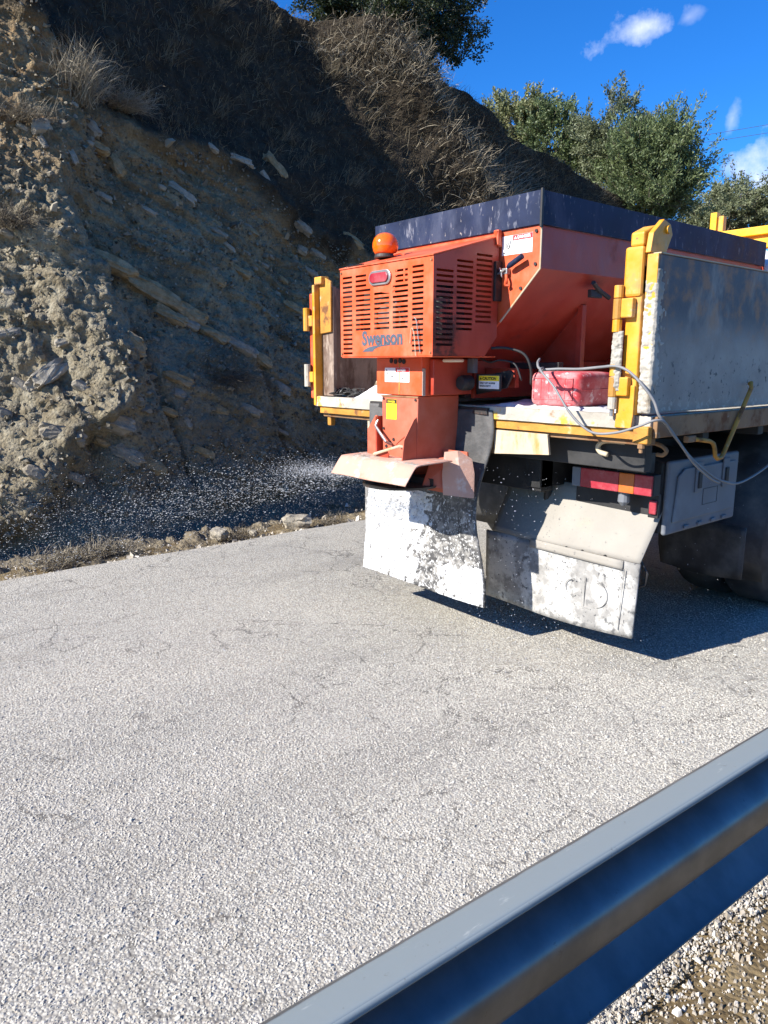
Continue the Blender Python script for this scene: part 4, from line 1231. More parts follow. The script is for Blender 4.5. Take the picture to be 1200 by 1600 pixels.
# wheels ------------------------------------------------------------------
def wheel(x, y, lbl):
    w = thing('wheel', (x, y, .5), None, None)
    w.parent = truck; w.matrix_parent_inverse = Matrix.Translation(truck.location).inverted()
    prof = [(.30, -.13), (.42, -.145), (.485, -.125), (.50, -.09), (.50, .09), (.485, .125), (.42, .145), (.30, .13)]
    t = MB().lathe(prof, (x, y, .5), 0, 40).build('tyre', M['rubber'], w, smooth=True)
    MB().lathe([(0, -.10), (.10, -.10), (.13, -.03), (.24, -.02), (.305, -.11), (.305, .11), (.24, .03), (.13, .06), (.10, .12), (0, .12)], (x, y, .5), 0, 28).build('rim', M['dark'], w, smooth=True)
for x in (-1.0, -.68, .68, 1.0):
    wheel(x, 2.0, '')
MB().tube([(-1.0, 2.0, .5), (1.0, 2.0, .5)], .09, 12).build('axle', M['black'], truck)
for x in (-.98, .98):
    wheel(x, 4.8, '')
fl = wavy_sheet('wheel_flap', lambda u, v: (.66 + .50 * u, 1.22 + .01 * math.sin(4 * u), .62 - .30 * v - .02 * math.sin(math.pi * u) * v), 16, 6, (0, .012, 0), M['rubber'], truck)
for sx in (-1, 1):
    rows = []
    for i in range(19):
        a = R(205 - 230 * i / 18)
        rows.append([(sx * 1.17, 2.0 + .58 * math.cos(a), .5 + .58 * math.sin(a)), (sx * .52, 2.0 + .58 * math.cos(a), .5 + .58 * math.sin(a))])
    MB().sheet(rows, (0, 0, .012)).build('wheel_arch', M['rubber'], truck, smooth=True)
# brace rod and hooks --------------------------------------------------------
MB().tube([(1.25, .885, 1.425), (1.262, .87, 1.43), (1.27, .862, 1.405), (1.27, .635, 1.10), (1.27, .612, 1.078), (1.27, .575, 1.074), (1.268, .552, 1.088), (1.265, .548, 1.125), (1.262, .535, 1.150), (1.258, .505, 1.163), (1.25, .33, 1.185)], .0105, 8).build('locking_rod', M['bedstrip'], truck, smooth=True)
MB().box(1.235, 1.262, .30, .37, 1.168, 1.198).build('rod_clamp', M['bedside'], truck, .004)
MB().tube(spline([(1.05, .12, 1.166), (.985, .1, 1.169), (.94, .1, 1.160), (.92, .1, 1.135), (.935, .1, 1.112), (.975, .1, 1.103)], 5), .012, 8).build('rope_hook', M['paletan'], truck, smooth=True)
MB().tube(spline([(1.17, .16, 1.17), (1.21, .16, 1.16), (1.235, .16, 1.14), (1.22, .16, 1.12), (1.19, .16, 1.12)], 5), .010, 8).build('rope_hook', M['bedside'], truck, smooth=True)
MB().lathe([(0, 0), (.016, 0), (.016, -.02), (.009, -.02), (.009, -.04), (0, -.04)], (1.205, .0, 1.18), 2, 8).build('corner_bolt', M['bedside'], truck)

# ------------------------------------------------------------------ salt spreader
spr = thing('salt_spreader', (0, .3, FZ), 'orange red salt spreader with louvred engine housing mounted on the truck bed', 'spreader')
HW = .61; HY0, HY1 = .0, 2.36
# rear end sheet of the hopper
end = [(-HW, 2.165), (-HW, 1.967), (-.17, 1.535), (.17, 1.535), (HW, 1.967), (HW, 2.165)]
MB().prism(end, 1, HY0, HY0 + .012).build('hopper_end', M['orange'], spr, .002)
hop = MB()
for sx in (-1, 1):
    hop.prism([(sx * (HW - .012), 2.165), (sx * (HW - .012), 1.972), (sx * .168, 1.537), (sx * .150, 1.537), (sx * (HW - .028), 1.980), (sx * (HW - .028), 2.165)], 1, HY0 + .0125, HY1)
hop.prism(end, 1, HY1 + .0005, HY1 + .012)
ho = hop.build('hopper', M['red'], spr)
# bright worn edge of the end sheet
MB().tube([(HW + .001, HY0 + .002, 2.165), (HW + .001, HY0 + .002, 1.967), (.37, HY0 + .002, 1.73)], .0045, 6).build('end_flange', M['paletan'], spr)
lip = MB()
lip.box(-HW - .004, HW + .004, HY0 - .012, HY0 + .001, 2.166, 2.318)
lo = lip.build('hopper_lip', M['navy'], spr, .002)
tag(lo, 'scratched navy blue edge panel along the hopper rim')
for sx in (-1, 1):
    x0, x1 = sorted((sx * (HW + .004), sx * (HW - .009)))
    MB().box(x0, x1, HY0 + .0015, HY1, 2.166, 2.318).build('hopper_lip', M['navy'], spr, .002)
MB().box(-HW, HW, HY1 + .0005, HY1 + .012, 2.166, 2.318).build('hopper_lip', M['navy'], spr, .002)
MB().box(HW + .0005, HW + .012, HY0 - .016, HY0 - .001, 2.15, 2.324).build('lip_corner', M['dark'], spr, .002)
lumpy_bar('salt_load', -HW + .04, HW - .04, 0.05, HY1 - .05, 2.03, 2.22, M['salt'], spr, .02, 9, 30)
# ribs and base
for y in (.56, 1.25, 1.95):
    for sx in (-1, 1):
        MB().prism([(sx * .17, 1.537), (sx * .44, 1.80), (sx * .44, 1.37), (sx * .17, 1.37)], 1, y, y + .008).build('rib', M['red'], spr)
        MB().box(min(sx * .441, sx * .475), max(sx * .441, sx * .475), y - .014, y + .022, 1.37, 1.835).build('rib_flange', M['red'], spr, .002)
for sx in (-1, 1):
    x0, x1 = sorted((sx * .40, sx * .50))
    MB().box(x0, x1, .42, HY1, 1.302, 1.369).build('base_sill', M['red'], spr, .003)
    x0, x1 = sorted((sx * .16, sx * .185))
    MB().box(x0, x1, .02, HY1, 1.34, 1.5365).build('conveyor_side', M['red'], spr, .002)
MB().box(-.158, .158, -.02, HY1, 1.345, 1.36).build('conveyor_floor', M['dark'], spr)
MB().box(.19, .52, .30, .34, 1.495, 1.53).build('front_bar', M['black'], spr, .003)
MB().box(.485, .52, .30, .34, 1.37, 1.494).build('front_bar_leg', M['black'], spr, .003)
MB().prism([(.19, 1.36), (.40, 1.40), (.44, 1.475), (.42, 1.49), (.30, 1.47), (.19, 1.46)], 1, .03, .045).build('lift_bracket', M['black'], spr, .002)
MB().box(.19, .40, .10, .13, 1.40, 1.50).build('inner_panel', M['red'], spr, .002)
# engine housing -----------------------------------------------------------
EX, EY0, EZ0, EZ1, EZ2 = .362, -.46, 1.56, 2.012, 2.138
holes = []
pz = .0244; hh_ = .0112
def col_slots(u0, u1, ztop, n):
    for i in range(n):
        z = ztop - pz * i
        holes.append((u0, u1, z - hh_ / 2, z + hh_ / 2))
col_slots(-.340, -.258, 1.968, 17)
col_slots(-.228, -.138, 1.968, 3); col_slots(-.228, -.104, 1.968 - 3 * pz, 9)
col_slots(-.074, .046, 1.968 - 4 * pz, 8)
col_slots(.092, .184, 1.968, 3); col_slots(.072, .186, 1.968 - 3 * pz, 9)
col_slots(.216, .296, 1.975, 17)
us, vs, so = slotted([-EX, EX], [EZ0, EZ1], holes)
rp = slotted_plate('rear_louvre_panel', M['orange'], spr, lambda u, v, d: (u, EY0 + d, v), us, vs, so, .003)
holes = []
for (y0, y1, zt, n) in ((-.440, -.328, 1.952, 15), (-.306, -.195, 2.004, 14), (-.172, -.060, 2.043, 14)):
    for i in range(n):
        z = zt - .0243 * i
        holes.append((y0, y1, z - .0057, z + .0057))
def topz(y): return EZ1 + (EZ2 - EZ1) * (y - EY0) / (-.015 - EY0)
def botz(y): return EZ0 + max(0, (y + .10) / .088) * .095
for sx in (-1, 1):
    us, vs, so = slotted([EY0 + .0035, -.10, -.05, -.012], [EZ0 - .001, EZ2], holes)
    slotted_plate('side_louvre_panel', M['orange'] if sx < 0 else M['orange_shaded'], spr, lambda u, v, d: (sx * (EX - d), u, max(botz(u), min(v, topz(u)))), us, vs, so, .003)
tp = MB().prism([(EY0 - .006, EZ1 + .001), (-.002, EZ2 + .003), (-.002, EZ2 + .009), (EY0 - .006, EZ1 + .007)], 0, -EX - .004, EX + .004).build('housing_top', M['orange'], spr, .002)
MB().box(-EX + .004, EX - .004, EY0 + .0036, -.012, EZ0 - .006, EZ0 - .0015).build('housing_floor', M['orange'], spr, .001)
# what shows through the slots
eng = MB()
eng.box(-.20, .22, -.36, -.10, 1.60, 1.86)
eng.lathe([(0, -.04), (.11, -.04), (.12, 0), (.11, .03), (0, .03)], (-.02, -.385, 1.74), 1, 20)
eng.box(-.31, -.22, -.34, -.08, 1.62, 1.90)
eng.lathe([(0, 0), (.045, 0), (.045, .18), (0, .18)], (.24, -.30, 1.66), 2, 14)
eng.box(-.1, .14, -.30, -.12, 1.8605, 1.93)
eo = eng.build('engine', M['dark'], spr, .004)
MB().lathe([(.0, 0), (.05, 0), (.05, .006), (0, .006)], (-.03, -.436, 1.76), 1, 18).build('engine_plate', M['steel'], eo)
MB().tube(spline([(-.1, -.435, 1.80), (0, -.445, 1.86), (.1, -.44, 1.80), (.16, -.43, 1.70)], 5), .007, 6).build('engine_hose', M['cable'], eo)
# lens in the rear panel, rounded rectangle
def stadium(cx_, cz, w, h, n=10):
    r0 = h / 2; out = []
    for i in range(n + 1):
        a = R(-90 + 180 * i / n); out.append((cx_ + w / 2 - r0 + r0 * math.cos(a), cz + r0 * math.sin(a)))
    for i in range(n + 1):
        a = R(90 + 180 * i / n); out.append((cx_ - w / 2 + r0 + r0 * math.cos(a), cz + r0 * math.sin(a)))
    return out
hl = MB().prism(stadium(-.022, 1.946, .172, .072), 1, EY0 - .010, EY0 - .001).build('marker_lamp', M['steel'], spr, .003)
MB().prism(stadium(-.022, 1.946, .142, .048), 1, EY0 - .018, EY0 - .0105).build('lens', M['lampred'], hl, .004)
# maker's lettering and swoosh
text('Swenson', .098, (-.174, EY0 - .0012, 1.619), M['logo'], spr, sx=.92, bold=.0036, name='maker_lettering')
sw = []
for i in range(17):
    t = i / 16
    sw.append([(-.172 + .34 * t ** 1.5, EY0 - .0015, 1.583 + .030 * math.sin(min(1, t * 1.35) * 1.5708) + .004), (-.152 + .32 * t ** 1.25 - .10 * math.sin(math.pi * t) * .0, EY0 - .0015, 1.583 + .0315 * (t ** .95) * (1 if t < .8 else 1) - .004 * (1 - t) )])
pts_top = [(-.170, 1.584), (-.150, 1.597), (-.118, 1.607), (-.075, 1.613), (-.02, 1.616), (.06, 1.6175), (.15, 1.618)]
pts_bot = [(.15, 1.6165), (.06, 1.6145), (.0, 1.6115), (-.04, 1.606), (-.07, 1.597), (-.085, 1.584)]
MB().prism(pts_top + pts_bot, 1, EY0 - .0014, EY0 - .0004).build('maker_swoosh', M['logo'], spr)
# latch on the side of the hopper end, handle, danger sticker
MB().tube([(.363, -.035, 2.165), (.363, -.020, 2.12), (.365, -.012, 2.09)], .014, 8).build('housing_hinge', M['orange'], spr)
MB().box(.345, .378, -.04, -.0125, 2.095, 2.17).build('hinge_tab', M['orange'], spr, .006)
MB().box(.364, .378, -.05, -.001, 1.83, 2.02).build('housing_edge', M['dark'], spr, .002)
lt = MB().box(.385, .43, -.028, -.001, 1.955, 1.985).build('latch', M['steel'], spr, .004)
for q in range(4):
    a = R(20 + 90 * q)
    MB().prism([(.398 + .008 * math.cos(a + 1.57), 1.965 + .008 * math.sin(a + 1.57)), (.398 + .028 * math.cos(a), 1.965 + .028 * math.sin(a)), (.398 - .008 * math.cos(a + 1.57), 1.965 - .008 * math.sin(a + 1.57))], 1, -.040, -.0285).build('knob_lobe', M['steel'], lt, .002)
MB().tube([(.435, -.03, 1.985), (.455, -.035, 1.994), (.535, -.04, 2.028)], [.008, .014, .014], 10).build('latch_handle', M['navy'], lt, .003)
MB().tube(spline([(.42, -.02, 1.955), (.43, -.03, 1.93), (.425, -.03, 1.905), (.44, -.02, 1.90)], 5), .007, 6).build('latch_spring', M['orange'], lt)
def sticker(parent, x0, x1, z0, z1, y, bg):
    return MB().box(x0, x1, y - .0012, y - .0002, z0, z1).build('sticker', bg, parent)
ds = sticker(spr, .372, .562, 2.048, 2.138, -.0005, M['white_st'])
MB().box(.442, .561, -.0026, -.0018, 2.113, 2.137).build('sticker_header', M['red_st'], ds)
text('DANGER', .020, (.470, -.0036, 2.1185), M['wht_ink'], ds, bold=.0006)
def tri(cx_, cz, r0, y): 
    return [(cx_ + r0 * math.cos(R(90 + 120 * i)), cz + r0 * math.sin(R(90 + 120 * i))) for i in range(3)]
MB().prism(tri(.457, 2.123, .010, 0), 1, -.0036, -.0028).build('warning_triangle', M['wht_ink'], ds)
MB().box(.4405, .4418, -.0026, -.0018, 2.049, 2.137).build('sticker_rule', M['ink'], ds)
for seg_ in ([(.395, 2.112), (.405, 2.085), (.412, 2.105), (.420, 2.085), (.428, 2.115)], [(.400, 2.088), (.412, 2.078), (.424, 2.088)], [(.384, 2.058), (.396, 2.062)]):
    MB().tube([(x, -.0026, z) for x, z in seg_], .0022, 5).build('pictogram', M['ink'], ds)
for x, z in ((.585, 2.14), (.585, 1.99), (.50, 1.885), (-.585, 2.14)):
    MB().lathe([(0, 0), (.009, 0), (.009, -.007), (0, -.007)], (x, -.0008, z), 1, 6).build('bolt', M['dark'], spr)
for x in (-.35, .35):
    for z in (1.575, 1.995):
        MB().lathe([(0, 0), (.006, 0), (.006, -.005), (0, -.005)], (x, EY0 - .0006, z), 1, 6).build('bolt', M['bedside'], rp)
# beacon ----------------------------------------------------------------------
by_, bx_ = -.285, -.195
bz_ = topz(by_) + .010
bk = .86
bc = MB().lathe([(r0 * bk, h0 * bk) for r0, h0 in [(0, 0), (.066, 0), (.068, .006), (.064, .022), (0, .022)]], (bx_, by_, bz_), 2, 28).build('beacon_base', M['dark'], spr, smooth=False)
dome = [(.0615, .0225), (.074, .040), (.080, .065), (.079, .090), (.070, .115), (.054, .134), (.032, .146), (.010, .150), (0, .150)]
MB().lathe([(r0 * bk, h0 * bk + .0002) for r0, h0 in dome], (bx_, by_, bz_), 2, 32).build('beacon_dome', M['beacon'], bc, smooth=True)
MB().tube([(bx_ + .07, by_, bz_ + .01), (bx_ + .10, by_ + .02, bz_ + .018), (bx_ + .12, by_ + .03, bz_ + .005)], .006, 6).build('beacon_wire', M['orange'], bc)
for q in range(8):
    u = q / 7
    MB().tube([(-.30 + .12 * u, EY0 - .002, EZ1 + .004), (-.296 + .12 * u, EY0 - .006, EZ1 + .014), (-.290 + .12 * u, EY0 + .01, EZ1 + .014)], .003, 5).build('wire_loop', M['dark'], spr)
MB().tube(spline([(.24, EY0 - .006, 1.74), (.262, EY0 - .012, 1.72), (.272, EY0 - .010, 1.65), (.285, EY0 - .008, 1.575)], 5), .0028, 5).build('dangling_wire', M['cable'], spr)
MB().tube(spline([(.21, EY0 - .006, 1.62), (.225, EY0 - .012, 1.69), (.245, EY0 - .012, 1.66), (.255, EY0 - .01, 1.56)], 5), .0022, 5).build('dangling_wire', M['paletan'], spr)
# chute ----------------------------------------------------------------------
CY0 = -.35
up_ = MB().box(-.19, .172, CY0, -.05, 1.362, 1.5535).build('upper_chute', M['orange'], spr, .004)
MB().box(-.005, .003, CY0 - .002, CY0 - .0003, 1.365, 1.55).build('chute_seam', M['bedstrip'], up_)
MB().box(.172, .1765, CY0 + .001, CY0 + .022, 1.362, 1.50).build('chute_corner', M['crust'], up_, .004)
for q, x in enumerate((-.065, -.03, .005, .035)):
    MB().lathe([(0, 0), (.013, 0), (.013, -.004), (0, -.004)], (x, CY0 - .0005, 1.538 - .004 * (q % 2)), 1, 12).build('drain_hole', M['ink'], up_)
MB().box(.1725, .205, -.30, -.02, 1.365, 1.545).build('gear_housing', M['red'], spr, .004)
MB().lathe([(0, -.04), (.034, -.04), (.040, -.02), (.040, .03), (0, .03)], (.235, -.10, 1.425), 1, 18).build('motor', M['black'], spr, .003)
MB().box(.206, .25, -.06, -.025, 1.475, 1.55).build('connector_box', M['plastic'], spr, .003)
MB().lathe([(0, -.008), (.050, -.008), (.056, 0), (.050, .008), (0, .008)], (.262, -.22, 1.538), 2, 22).build('work_lamp', M['cream'], spr, .003)
MB().tube(spline([(.36, -.05, 1.60), (.42, .0, 1.60), (.50, .04, 1.57), (.53, .06, 1.50), (.52, .08, 1.42)], 6), .007, 7).build('hydraulic_hose', M['black'], spr, smooth=True)
MB().tube(spline([(.27, -.03, 1.55), (.32, -.01, 1.53), (.38, .0, 1.54), (.46, .02, 1.52), (.50, .03, 1.44)], 6), .005, 7).build('hydraulic_hose', M['black'], spr, smooth=True)
lw = MB().prism([(-.145, 1.358), (.145, 1.358), (.135, 1.0), (-.135, 1.0)], 1, CY0, -.055).build('lower_chute', M['red_dusty'], spr, .004)
tag(lw, 'dusty faded lower chute')
for sx in (-1, 1):
    for z in (1.34, 1.18, 1.06):
        MB().lathe([(0, 0), (.007, 0), (.007, -.006), (0, -.006)], (sx * (.128 - .01 * (1.34 - z)), CY0 - .0006, z), 1, 6).build('bolt', M['dark'], lw)
MB().box(-.148, .148, CY0 - .004, CY0 - .0006, 1.350, 1.3575).build('chute_weld', M['bedside'], lw, .001)
st = sticker(spr, -.105, -.022, 1.232, 1.338, CY0 - .0006, M['yel_st'])
MB().box(-.104, -.023, CY0 - .0027, CY0 - .0019, 1.316, 1.337).build('sticker_header', M['ink'], st)
text('DANGER', .0145, (-.092, CY0 - .0036, 1.3205), M['yel_st'], st, bold=.0003)
ds2 = sticker(spr, -.118, .078, 1.428, 1.502, CY0 - .0006, M['white_st'])
MB().box(-.028, .076, CY0 - .0027, CY0 - .0019, 1.480, 1.501).build('sticker_header', M['red_st'], ds2)
text('DANGER', .0165, (-.016, CY0 - .0036, 1.4845), M['wht_ink'], ds2, bold=.0004)
MB().box(-.030, -.0285, CY0 - .0027, CY0 - .0019, 1.429, 1.501).build('sticker_rule', M['ink'], ds2)
for seg_ in ([(-.105, 1.492), (-.096, 1.475), (-.102, 1.46), (-.092, 1.445)], [(-.07, 1.46), (-.06, 1.452), (-.052, 1.462)], [(.02, 1.448), (.032, 1.446)]):
    MB().tube([(x, CY0 - .0026, z) for x, z in seg_], .0025, 5).build('pictogram', M['ink'], ds2)
cs_ = sticker(spr, .258, .398, 1.395, 1.462, -.022, M['white_st'])
MB().box(.2585, .3975, -.0242, -.0234, 1.435, 1.4615).build('sticker_header', M['yel_st'], cs_)
text('CAUTION', .021, (.284, -.0250, 1.4405), M['ink'], cs_, bold=.0005)
MB().prism(tri(.272, 1.446, .009, 0), 1, -.0250, -.0243).build('warning_triangle', M['ink'], cs_)
text('ONLY LIFT HOPPER', .0122, (.265, -.0242, 1.4195), M['ink'], cs_)
text('WHEN EMPTY', .0122, (.265, -.0242, 1.4045), M['ink'], cs_)
MB().box(.24, .41, -.0215, -.018, 1.385, 1.47).build('sticker_plate', M['black'], spr)
# side wings and adjusting linkage of the lower chute
MB().prism([(-.235, 1.02), (-.165, 1.02), (-.150, 1.25), (-.165, 1.25), (-.235, 1.17)], 1, CY0 - .03, CY0 - .022).build('chute_wing', M['red_dusty'], spr, .002)
MB().box(-.164, -.152, CY0 - .03, CY0 + .06, 1.02, 1.245).build('chute_wing', M['red'], spr, .002)
MB().prism([(CY0 - .10, 1.02), (CY0, 1.02), (CY0, 1.255), (CY0 - .02, 1.24), (CY0 - .085, 1.14)], 0, .128, .136).build('chute_wing', M['red_dusty'], spr, .002)
MB().tube([(-.155, CY0 - .02, 1.225), (-.155, CY0 - .035, 1.19), (-.05, CY0 - .05, 1.115), (-.045, CY0 - .02, 1.10)], .008, 7).build('link_rod', M['steel'], spr)
MB().tube([(.06, CY0 - .01, 1.115), (.075, CY0 - .03, 1.10), (.01, CY0 - .035, 1.105), (.115, CY0 - .05, 1.165)], .006, 7).build('link_rod', M['red_dusty'], spr)
MB().tube([(-.115, CY0 - .08, 1.045), (-.10, CY0 - .085, 1.05), (.09, CY0 - .075, 1.105), (.115, CY0 - .06, 1.10)], .008, 7).build('link_rod', M['paletan'], spr)
MB().prism([(-.125, 1.02), (-.015, 1.02), (-.005, 1.055), (-.03, 1.075), (-.12, 1.035)], 1, CY0 - .07, CY0 - .063).build('link_plate', M['red'], spr, .002)
for q in range(3):
    MB().lathe([(0, 0), (.009, 0), (.009, -.004), (0, -.004)], (-.105 + .03 * q, CY0 - .0004, 1.085 + .02 * q), 1, 8).build('bolt_hole', M['ink'], spr)
# hood over the spinner
rows = []
prof = [(CY0 + .10, 1.036), (CY0 - .02, 1.036), (CY0 - .12, 1.034), (CY0 - .150, 1.028), (CY0 - .166, 1.012), (CY0 - .215, .948), (CY0 - .222, .938)]
for i in range(13):
    u = i / 12
    x = -.315 + .615 * u
    rows.append([(x + (.03 if (j < 3 and u < .05) else 0), y, z + .0015 * math.sin(9 * u + j)) for j, (y, z) in enumerate(prof)])
hd = MB().sheet(rows, (0, .002, -.006)).build('spinner_hood', M['hood'], spr, smooth=True)
bevel(hd, .001, 1)
tag(hd, 'bent dusty hood over the spinner')
crust_sheet('salt_dust', (-.30, CY0 - .02, 1.034), (.58, 0, 0), (0, -.12, -.004), (0, 0, 1), 90, 24, lambda u, v: .62 + .2 * vnoise(u * 7, v * 3, 0, 3), .006, M['crust'], hd, 51)
# spinner skirt: back walls and the lit plate on the right
MB().prism([(.14, 1.075), (.315, 1.075), (.33, .97), (.30, .84), (-.28, .84), (-.28, .93), (-.14, 1.0), (.14, 1.0)], 1, -.16, -.15).build('spinner_back_wall', M['red_dusty'], spr)
sk = MB().sheet([[(.235, -.245, 1.075), (.225, -.25, .955), (.235, -.25, .85)], [(.30, -.215, 1.085), (.31, -.205, .97), (.31, -.205, .845)], [(.335, -.155, 1.04), (.345, -.145, .965), (.345, -.145, .835)]], (.004, .008, 0)).build('spinner_skirt', M['hood'], spr)
MB().sheet([[(.14, CY0 + .10, 1.03), (.16, CY0 + .02, .90)], [(.24, -.16, 1.05), (.27, -.16, .86)]], (.006, 0, 0)).build('spinner_side', M['red_dusty'], spr)
MB().lathe([(0, 0), (.21, 0), (.215, .012), (.06, .02), (.04, .10), (0, .10)], (0, CY0 + .02, .885), 2, 30).build('spinner_disc', M['dark'], spr)
for q in range(6):
    a = R(60 * q + 10)
    MB().add([(math.cos(a) * .05, CY0 + .02 + math.sin(a) * .05, .903), (math.cos(a) * .21, CY0 + .02 + math.sin(a) * .21, .898), (math.cos(a) * .21, CY0 + .02 + math.sin(a) * .21, .935), (math.cos(a) * .05, CY0 + .02 + math.sin(a) * .05, .935)], [(0, 1, 2, 3)]).build('spinner_vane', M['dark'], spr)
# rubber flap hanging from the bed edge
def flap(u, v):
    """u 0..1 left to right, v 0..1 downwards"""
    wid0, wid1 = -.625, .335
    zt, zb = 1.285, .232
    x = wid0 + (wid1 - wid0) * u - .055 * v * (1 - u) + .02 * v * u
    z = zt + (zb - zt) * v + .01 * math.sin(5 * u) * v
    r_ = sstep(.78, 1.0, u)
    wav = .055 * math.sin(6.5 * v + .6) * r_ * (1 - v) + .02 * math.sin(4 * u + 3 * v)
    x += .035 * math.sin(7.5 * v + 1.0) * r_ * (1 - .6 * v)
    return (float(x), float(-.052 - .02 * v + wav), float(z))
fo = wavy_sheet('rubber_flap', flap, 48, 60, (0, .010, 0), M['flap'], spr)
tag(fo, 'grey rubber curtain caked with white salt on its lower half')
# the salt caked on its lower half, follows the flap surface
nu, nv = 300, 270
uu = np.linspace(.0, 1, nu); vv = np.linspace(.46, .998, nv)
UU, VV = np.meshgrid(uu, vv, indexing='ij')
flat = np.array([flap(a, b) for a, b in zip(UU.ravel(), VV.ravel())]).reshape(nu, nv, 3)
t_ = (VV - .46) / .54
m1 = sstep(.66, .46, UU + .10 * (t_ - .3) + .07 * fbm(UU, VV, 0, .2, 3, 61))       # left block
m2 = sstep(.56, .74, t_ + .12 * (UU - .6) + .05 * fbm(UU, VV, 1, .15, 3, 62))       # lower right block
gapm = np.exp(-(((UU - .60) - .02 * np.sin(t_ * 9)) / .085) ** 2) * sstep(.55, .72, t_) * 1.0
msk = np.clip(np.maximum(m1, m2) - 1.15 * gapm, 0, 1)
a_, b_ = UU * .96, VV * 1.05
nn_ = .9 * fbm(a_ + .5 * b_, b_ * .7, 3, .030, 3, 63) + .55 * fbm(a_, b_, 4, .011, 2, 64)
h_ = (msk - .55) * 1.0 + .55 * nn_ - .02 + .22 * (m1 * (1 - gapm)) * sstep(1.0, .55, t_)
h_ = np.where((UU < .004) | (UU > .996), -1, h_)
flat[..., 1] -= np.clip(h_, -.5, 1.5) * .0085
i = np.arange(nu - 1)[:, None] * nv + np.arange(nv - 1)[None]
F = np.stack([i, i + nv, i + nv + 1, i + 1], -1)
sh_ = (h_[:-1, :-1] > -.05) | (h_[1:, :-1] > -.05) | (h_[:-1, 1:] > -.05) | (h_[1:, 1:] > -.05)
F = F[sh_].reshape(-1, 4); used = np.unique(F); re_ = -np.ones(nu * nv, int); re_[used] = np.arange(len(used))
np_mesh('caked_salt', flat.reshape(-1, 3)[used], re_[F], M['caked'], fo, smooth=True)['kind'] = 'stuff'
wavy_sheet('flap_strip', lambda u, v: (-.70 + .035 * u, -.03 + .01 * u, .80 - .52 * v), 2, 8, (0, .006, 0), M['mud'], fo)
MB().box(-.63, .34, -.045, -.024, 1.262, 1.298).build('flap_clamp', M['dark'], fo, .003)
# latch on the hopper flank
MB().tube([(.622, .42, 1.93), (.60, .50, 1.90), (.60, .60, 1.865)], .012, 6).build('toggle_latch', M['dark'], spr)
MB().box(.575, .60, .44, .54, 1.86, 1.90).build('toggle_base', M['dark'], spr, .004)

# ------------------------------------------------------------------ loose things on the bed
jx0, jx1, jy0, jy1, jz0 = .50, .80, .085, .43, FZ + .012
can = thing('jerrycan', (.65, .25, jz0), 'scuffed red plastic jerrycan lying on the truck bed beside the post', 'jerrycan')
bm = bmesh.new()
bmesh.ops.create_cube(bm, size=1)
bmesh.ops.subdivide_edges(bm, edges=bm.edges, cuts=9, use_grid_fill=True)
for v in bm.verts:
    p = v.co * 2
    s_ = 8.0
    k_ = (abs(p.x) ** s_ + abs(p.y) ** s_ + abs(p.z) ** s_) ** (1 / s_)
    m_ = max(abs(p.x), abs(p.y), abs(p.z))
    p = p * (m_ / k_ if k_ > 0 else 1)
    q = 1 - .05 * max(0, p.y) 
    v.co = Vector((p.x * .15 * q, p.y * .172, p.z * .087 * q))
me = bpy.data.meshes.new('body'); bm.to_mesh(me); bm.free()
for p in me.polygons: p.use_smooth = True
me.materials.append(M['can'])
body = bpy.data.objects.new('body', me); COL.objects.link(body)
me.transform(Matrix.Translation(((jx0 + jx1) / 2, (jy0 + jy1) / 2, jz0 + .087)))
attach(body, can)
for (a, b, c, d) in ((.53, .77, jz0 + .036, jz0 + .040), (.53, .77, jz0 + .138, jz0 + .142)):
    MB().box(a, b, jy0 - .0025, jy0 + .006, c, d).build('moulded_rib', M['can'], body, .002)
for x in (.53, .578, .626, .674, .722, .766):
    MB().box(x, x + .004, jy0 - .0025, jy0 + .006, jz0 + .0405, jz0 + .1375).build('moulded_rib', M['can'], body, .002)
MB().box(jx1 - .004, jx1 + .0018, jy0 + .02, jy1 - .02, jz0 + .084, jz0 + .088).build('mould_seam', M['can'], body, .001)
MB().lathe([(0, 0), (.026, 0), (.026, .03), (0, .03)], (.72, jy1 - .004, jz0 + .09), 1, 16).build('cap', M['dark'], can, .003)
MB().tube(spline([(.56, jy1 - .01, jz0 + .09), (.58, jy1 + .03, jz0 + .09), (.64, jy1 + .03, jz0 + .09), (.66, jy1 - .01, jz0 + .09)], 5), .012, 8).build('handle', M['can'], can, smooth=True)

def saltbed(name, x0, x1, y0, y1, hf, label, nx=60, ny=60, seed=0):
    X, Y = np.meshgrid(np.linspace(x0, x1, nx), np.linspace(y0, y1, ny), indexing='ij')
    Z = FZ + .001 + hf(X, Y) + .010 * fbm(X, Y, seed, .06, 3, seed)
    Z = np.where((X == x0) | (X == x1) | (Y == y0) | (Y == y1), FZ - .01, Z)
    i = np.arange(nx - 1)[:, None] * ny + np.arange(ny - 1)[None]
    F = np.stack([i, i + ny, i + ny + 1, i + 1], -1).reshape(-1, 4)
    o = np_mesh(name, np.stack([X, Y, Z], -1).reshape(-1, 3), F, M['salt'], smooth=True)
    return tag(o, label, 'salt', kind='stuff')
saltbed('salt_heap', -1.0, -.20, .02, 1.6, lambda X, Y: .15 * sstep(-1.02, -.60, X) * sstep(-.06, .16, Y), 'heap of white salt on the left of the truck bed', seed=71)
saltbed('salt_layer', .22, 1.165, .015, 2.3, lambda X, Y: .010 + .02 * sstep(.0, 1.4, Y) + .012 * fbm(X, Y, 0, .3, 2, 72), 'thin layer of salt under the red jerrycan', seed=72)
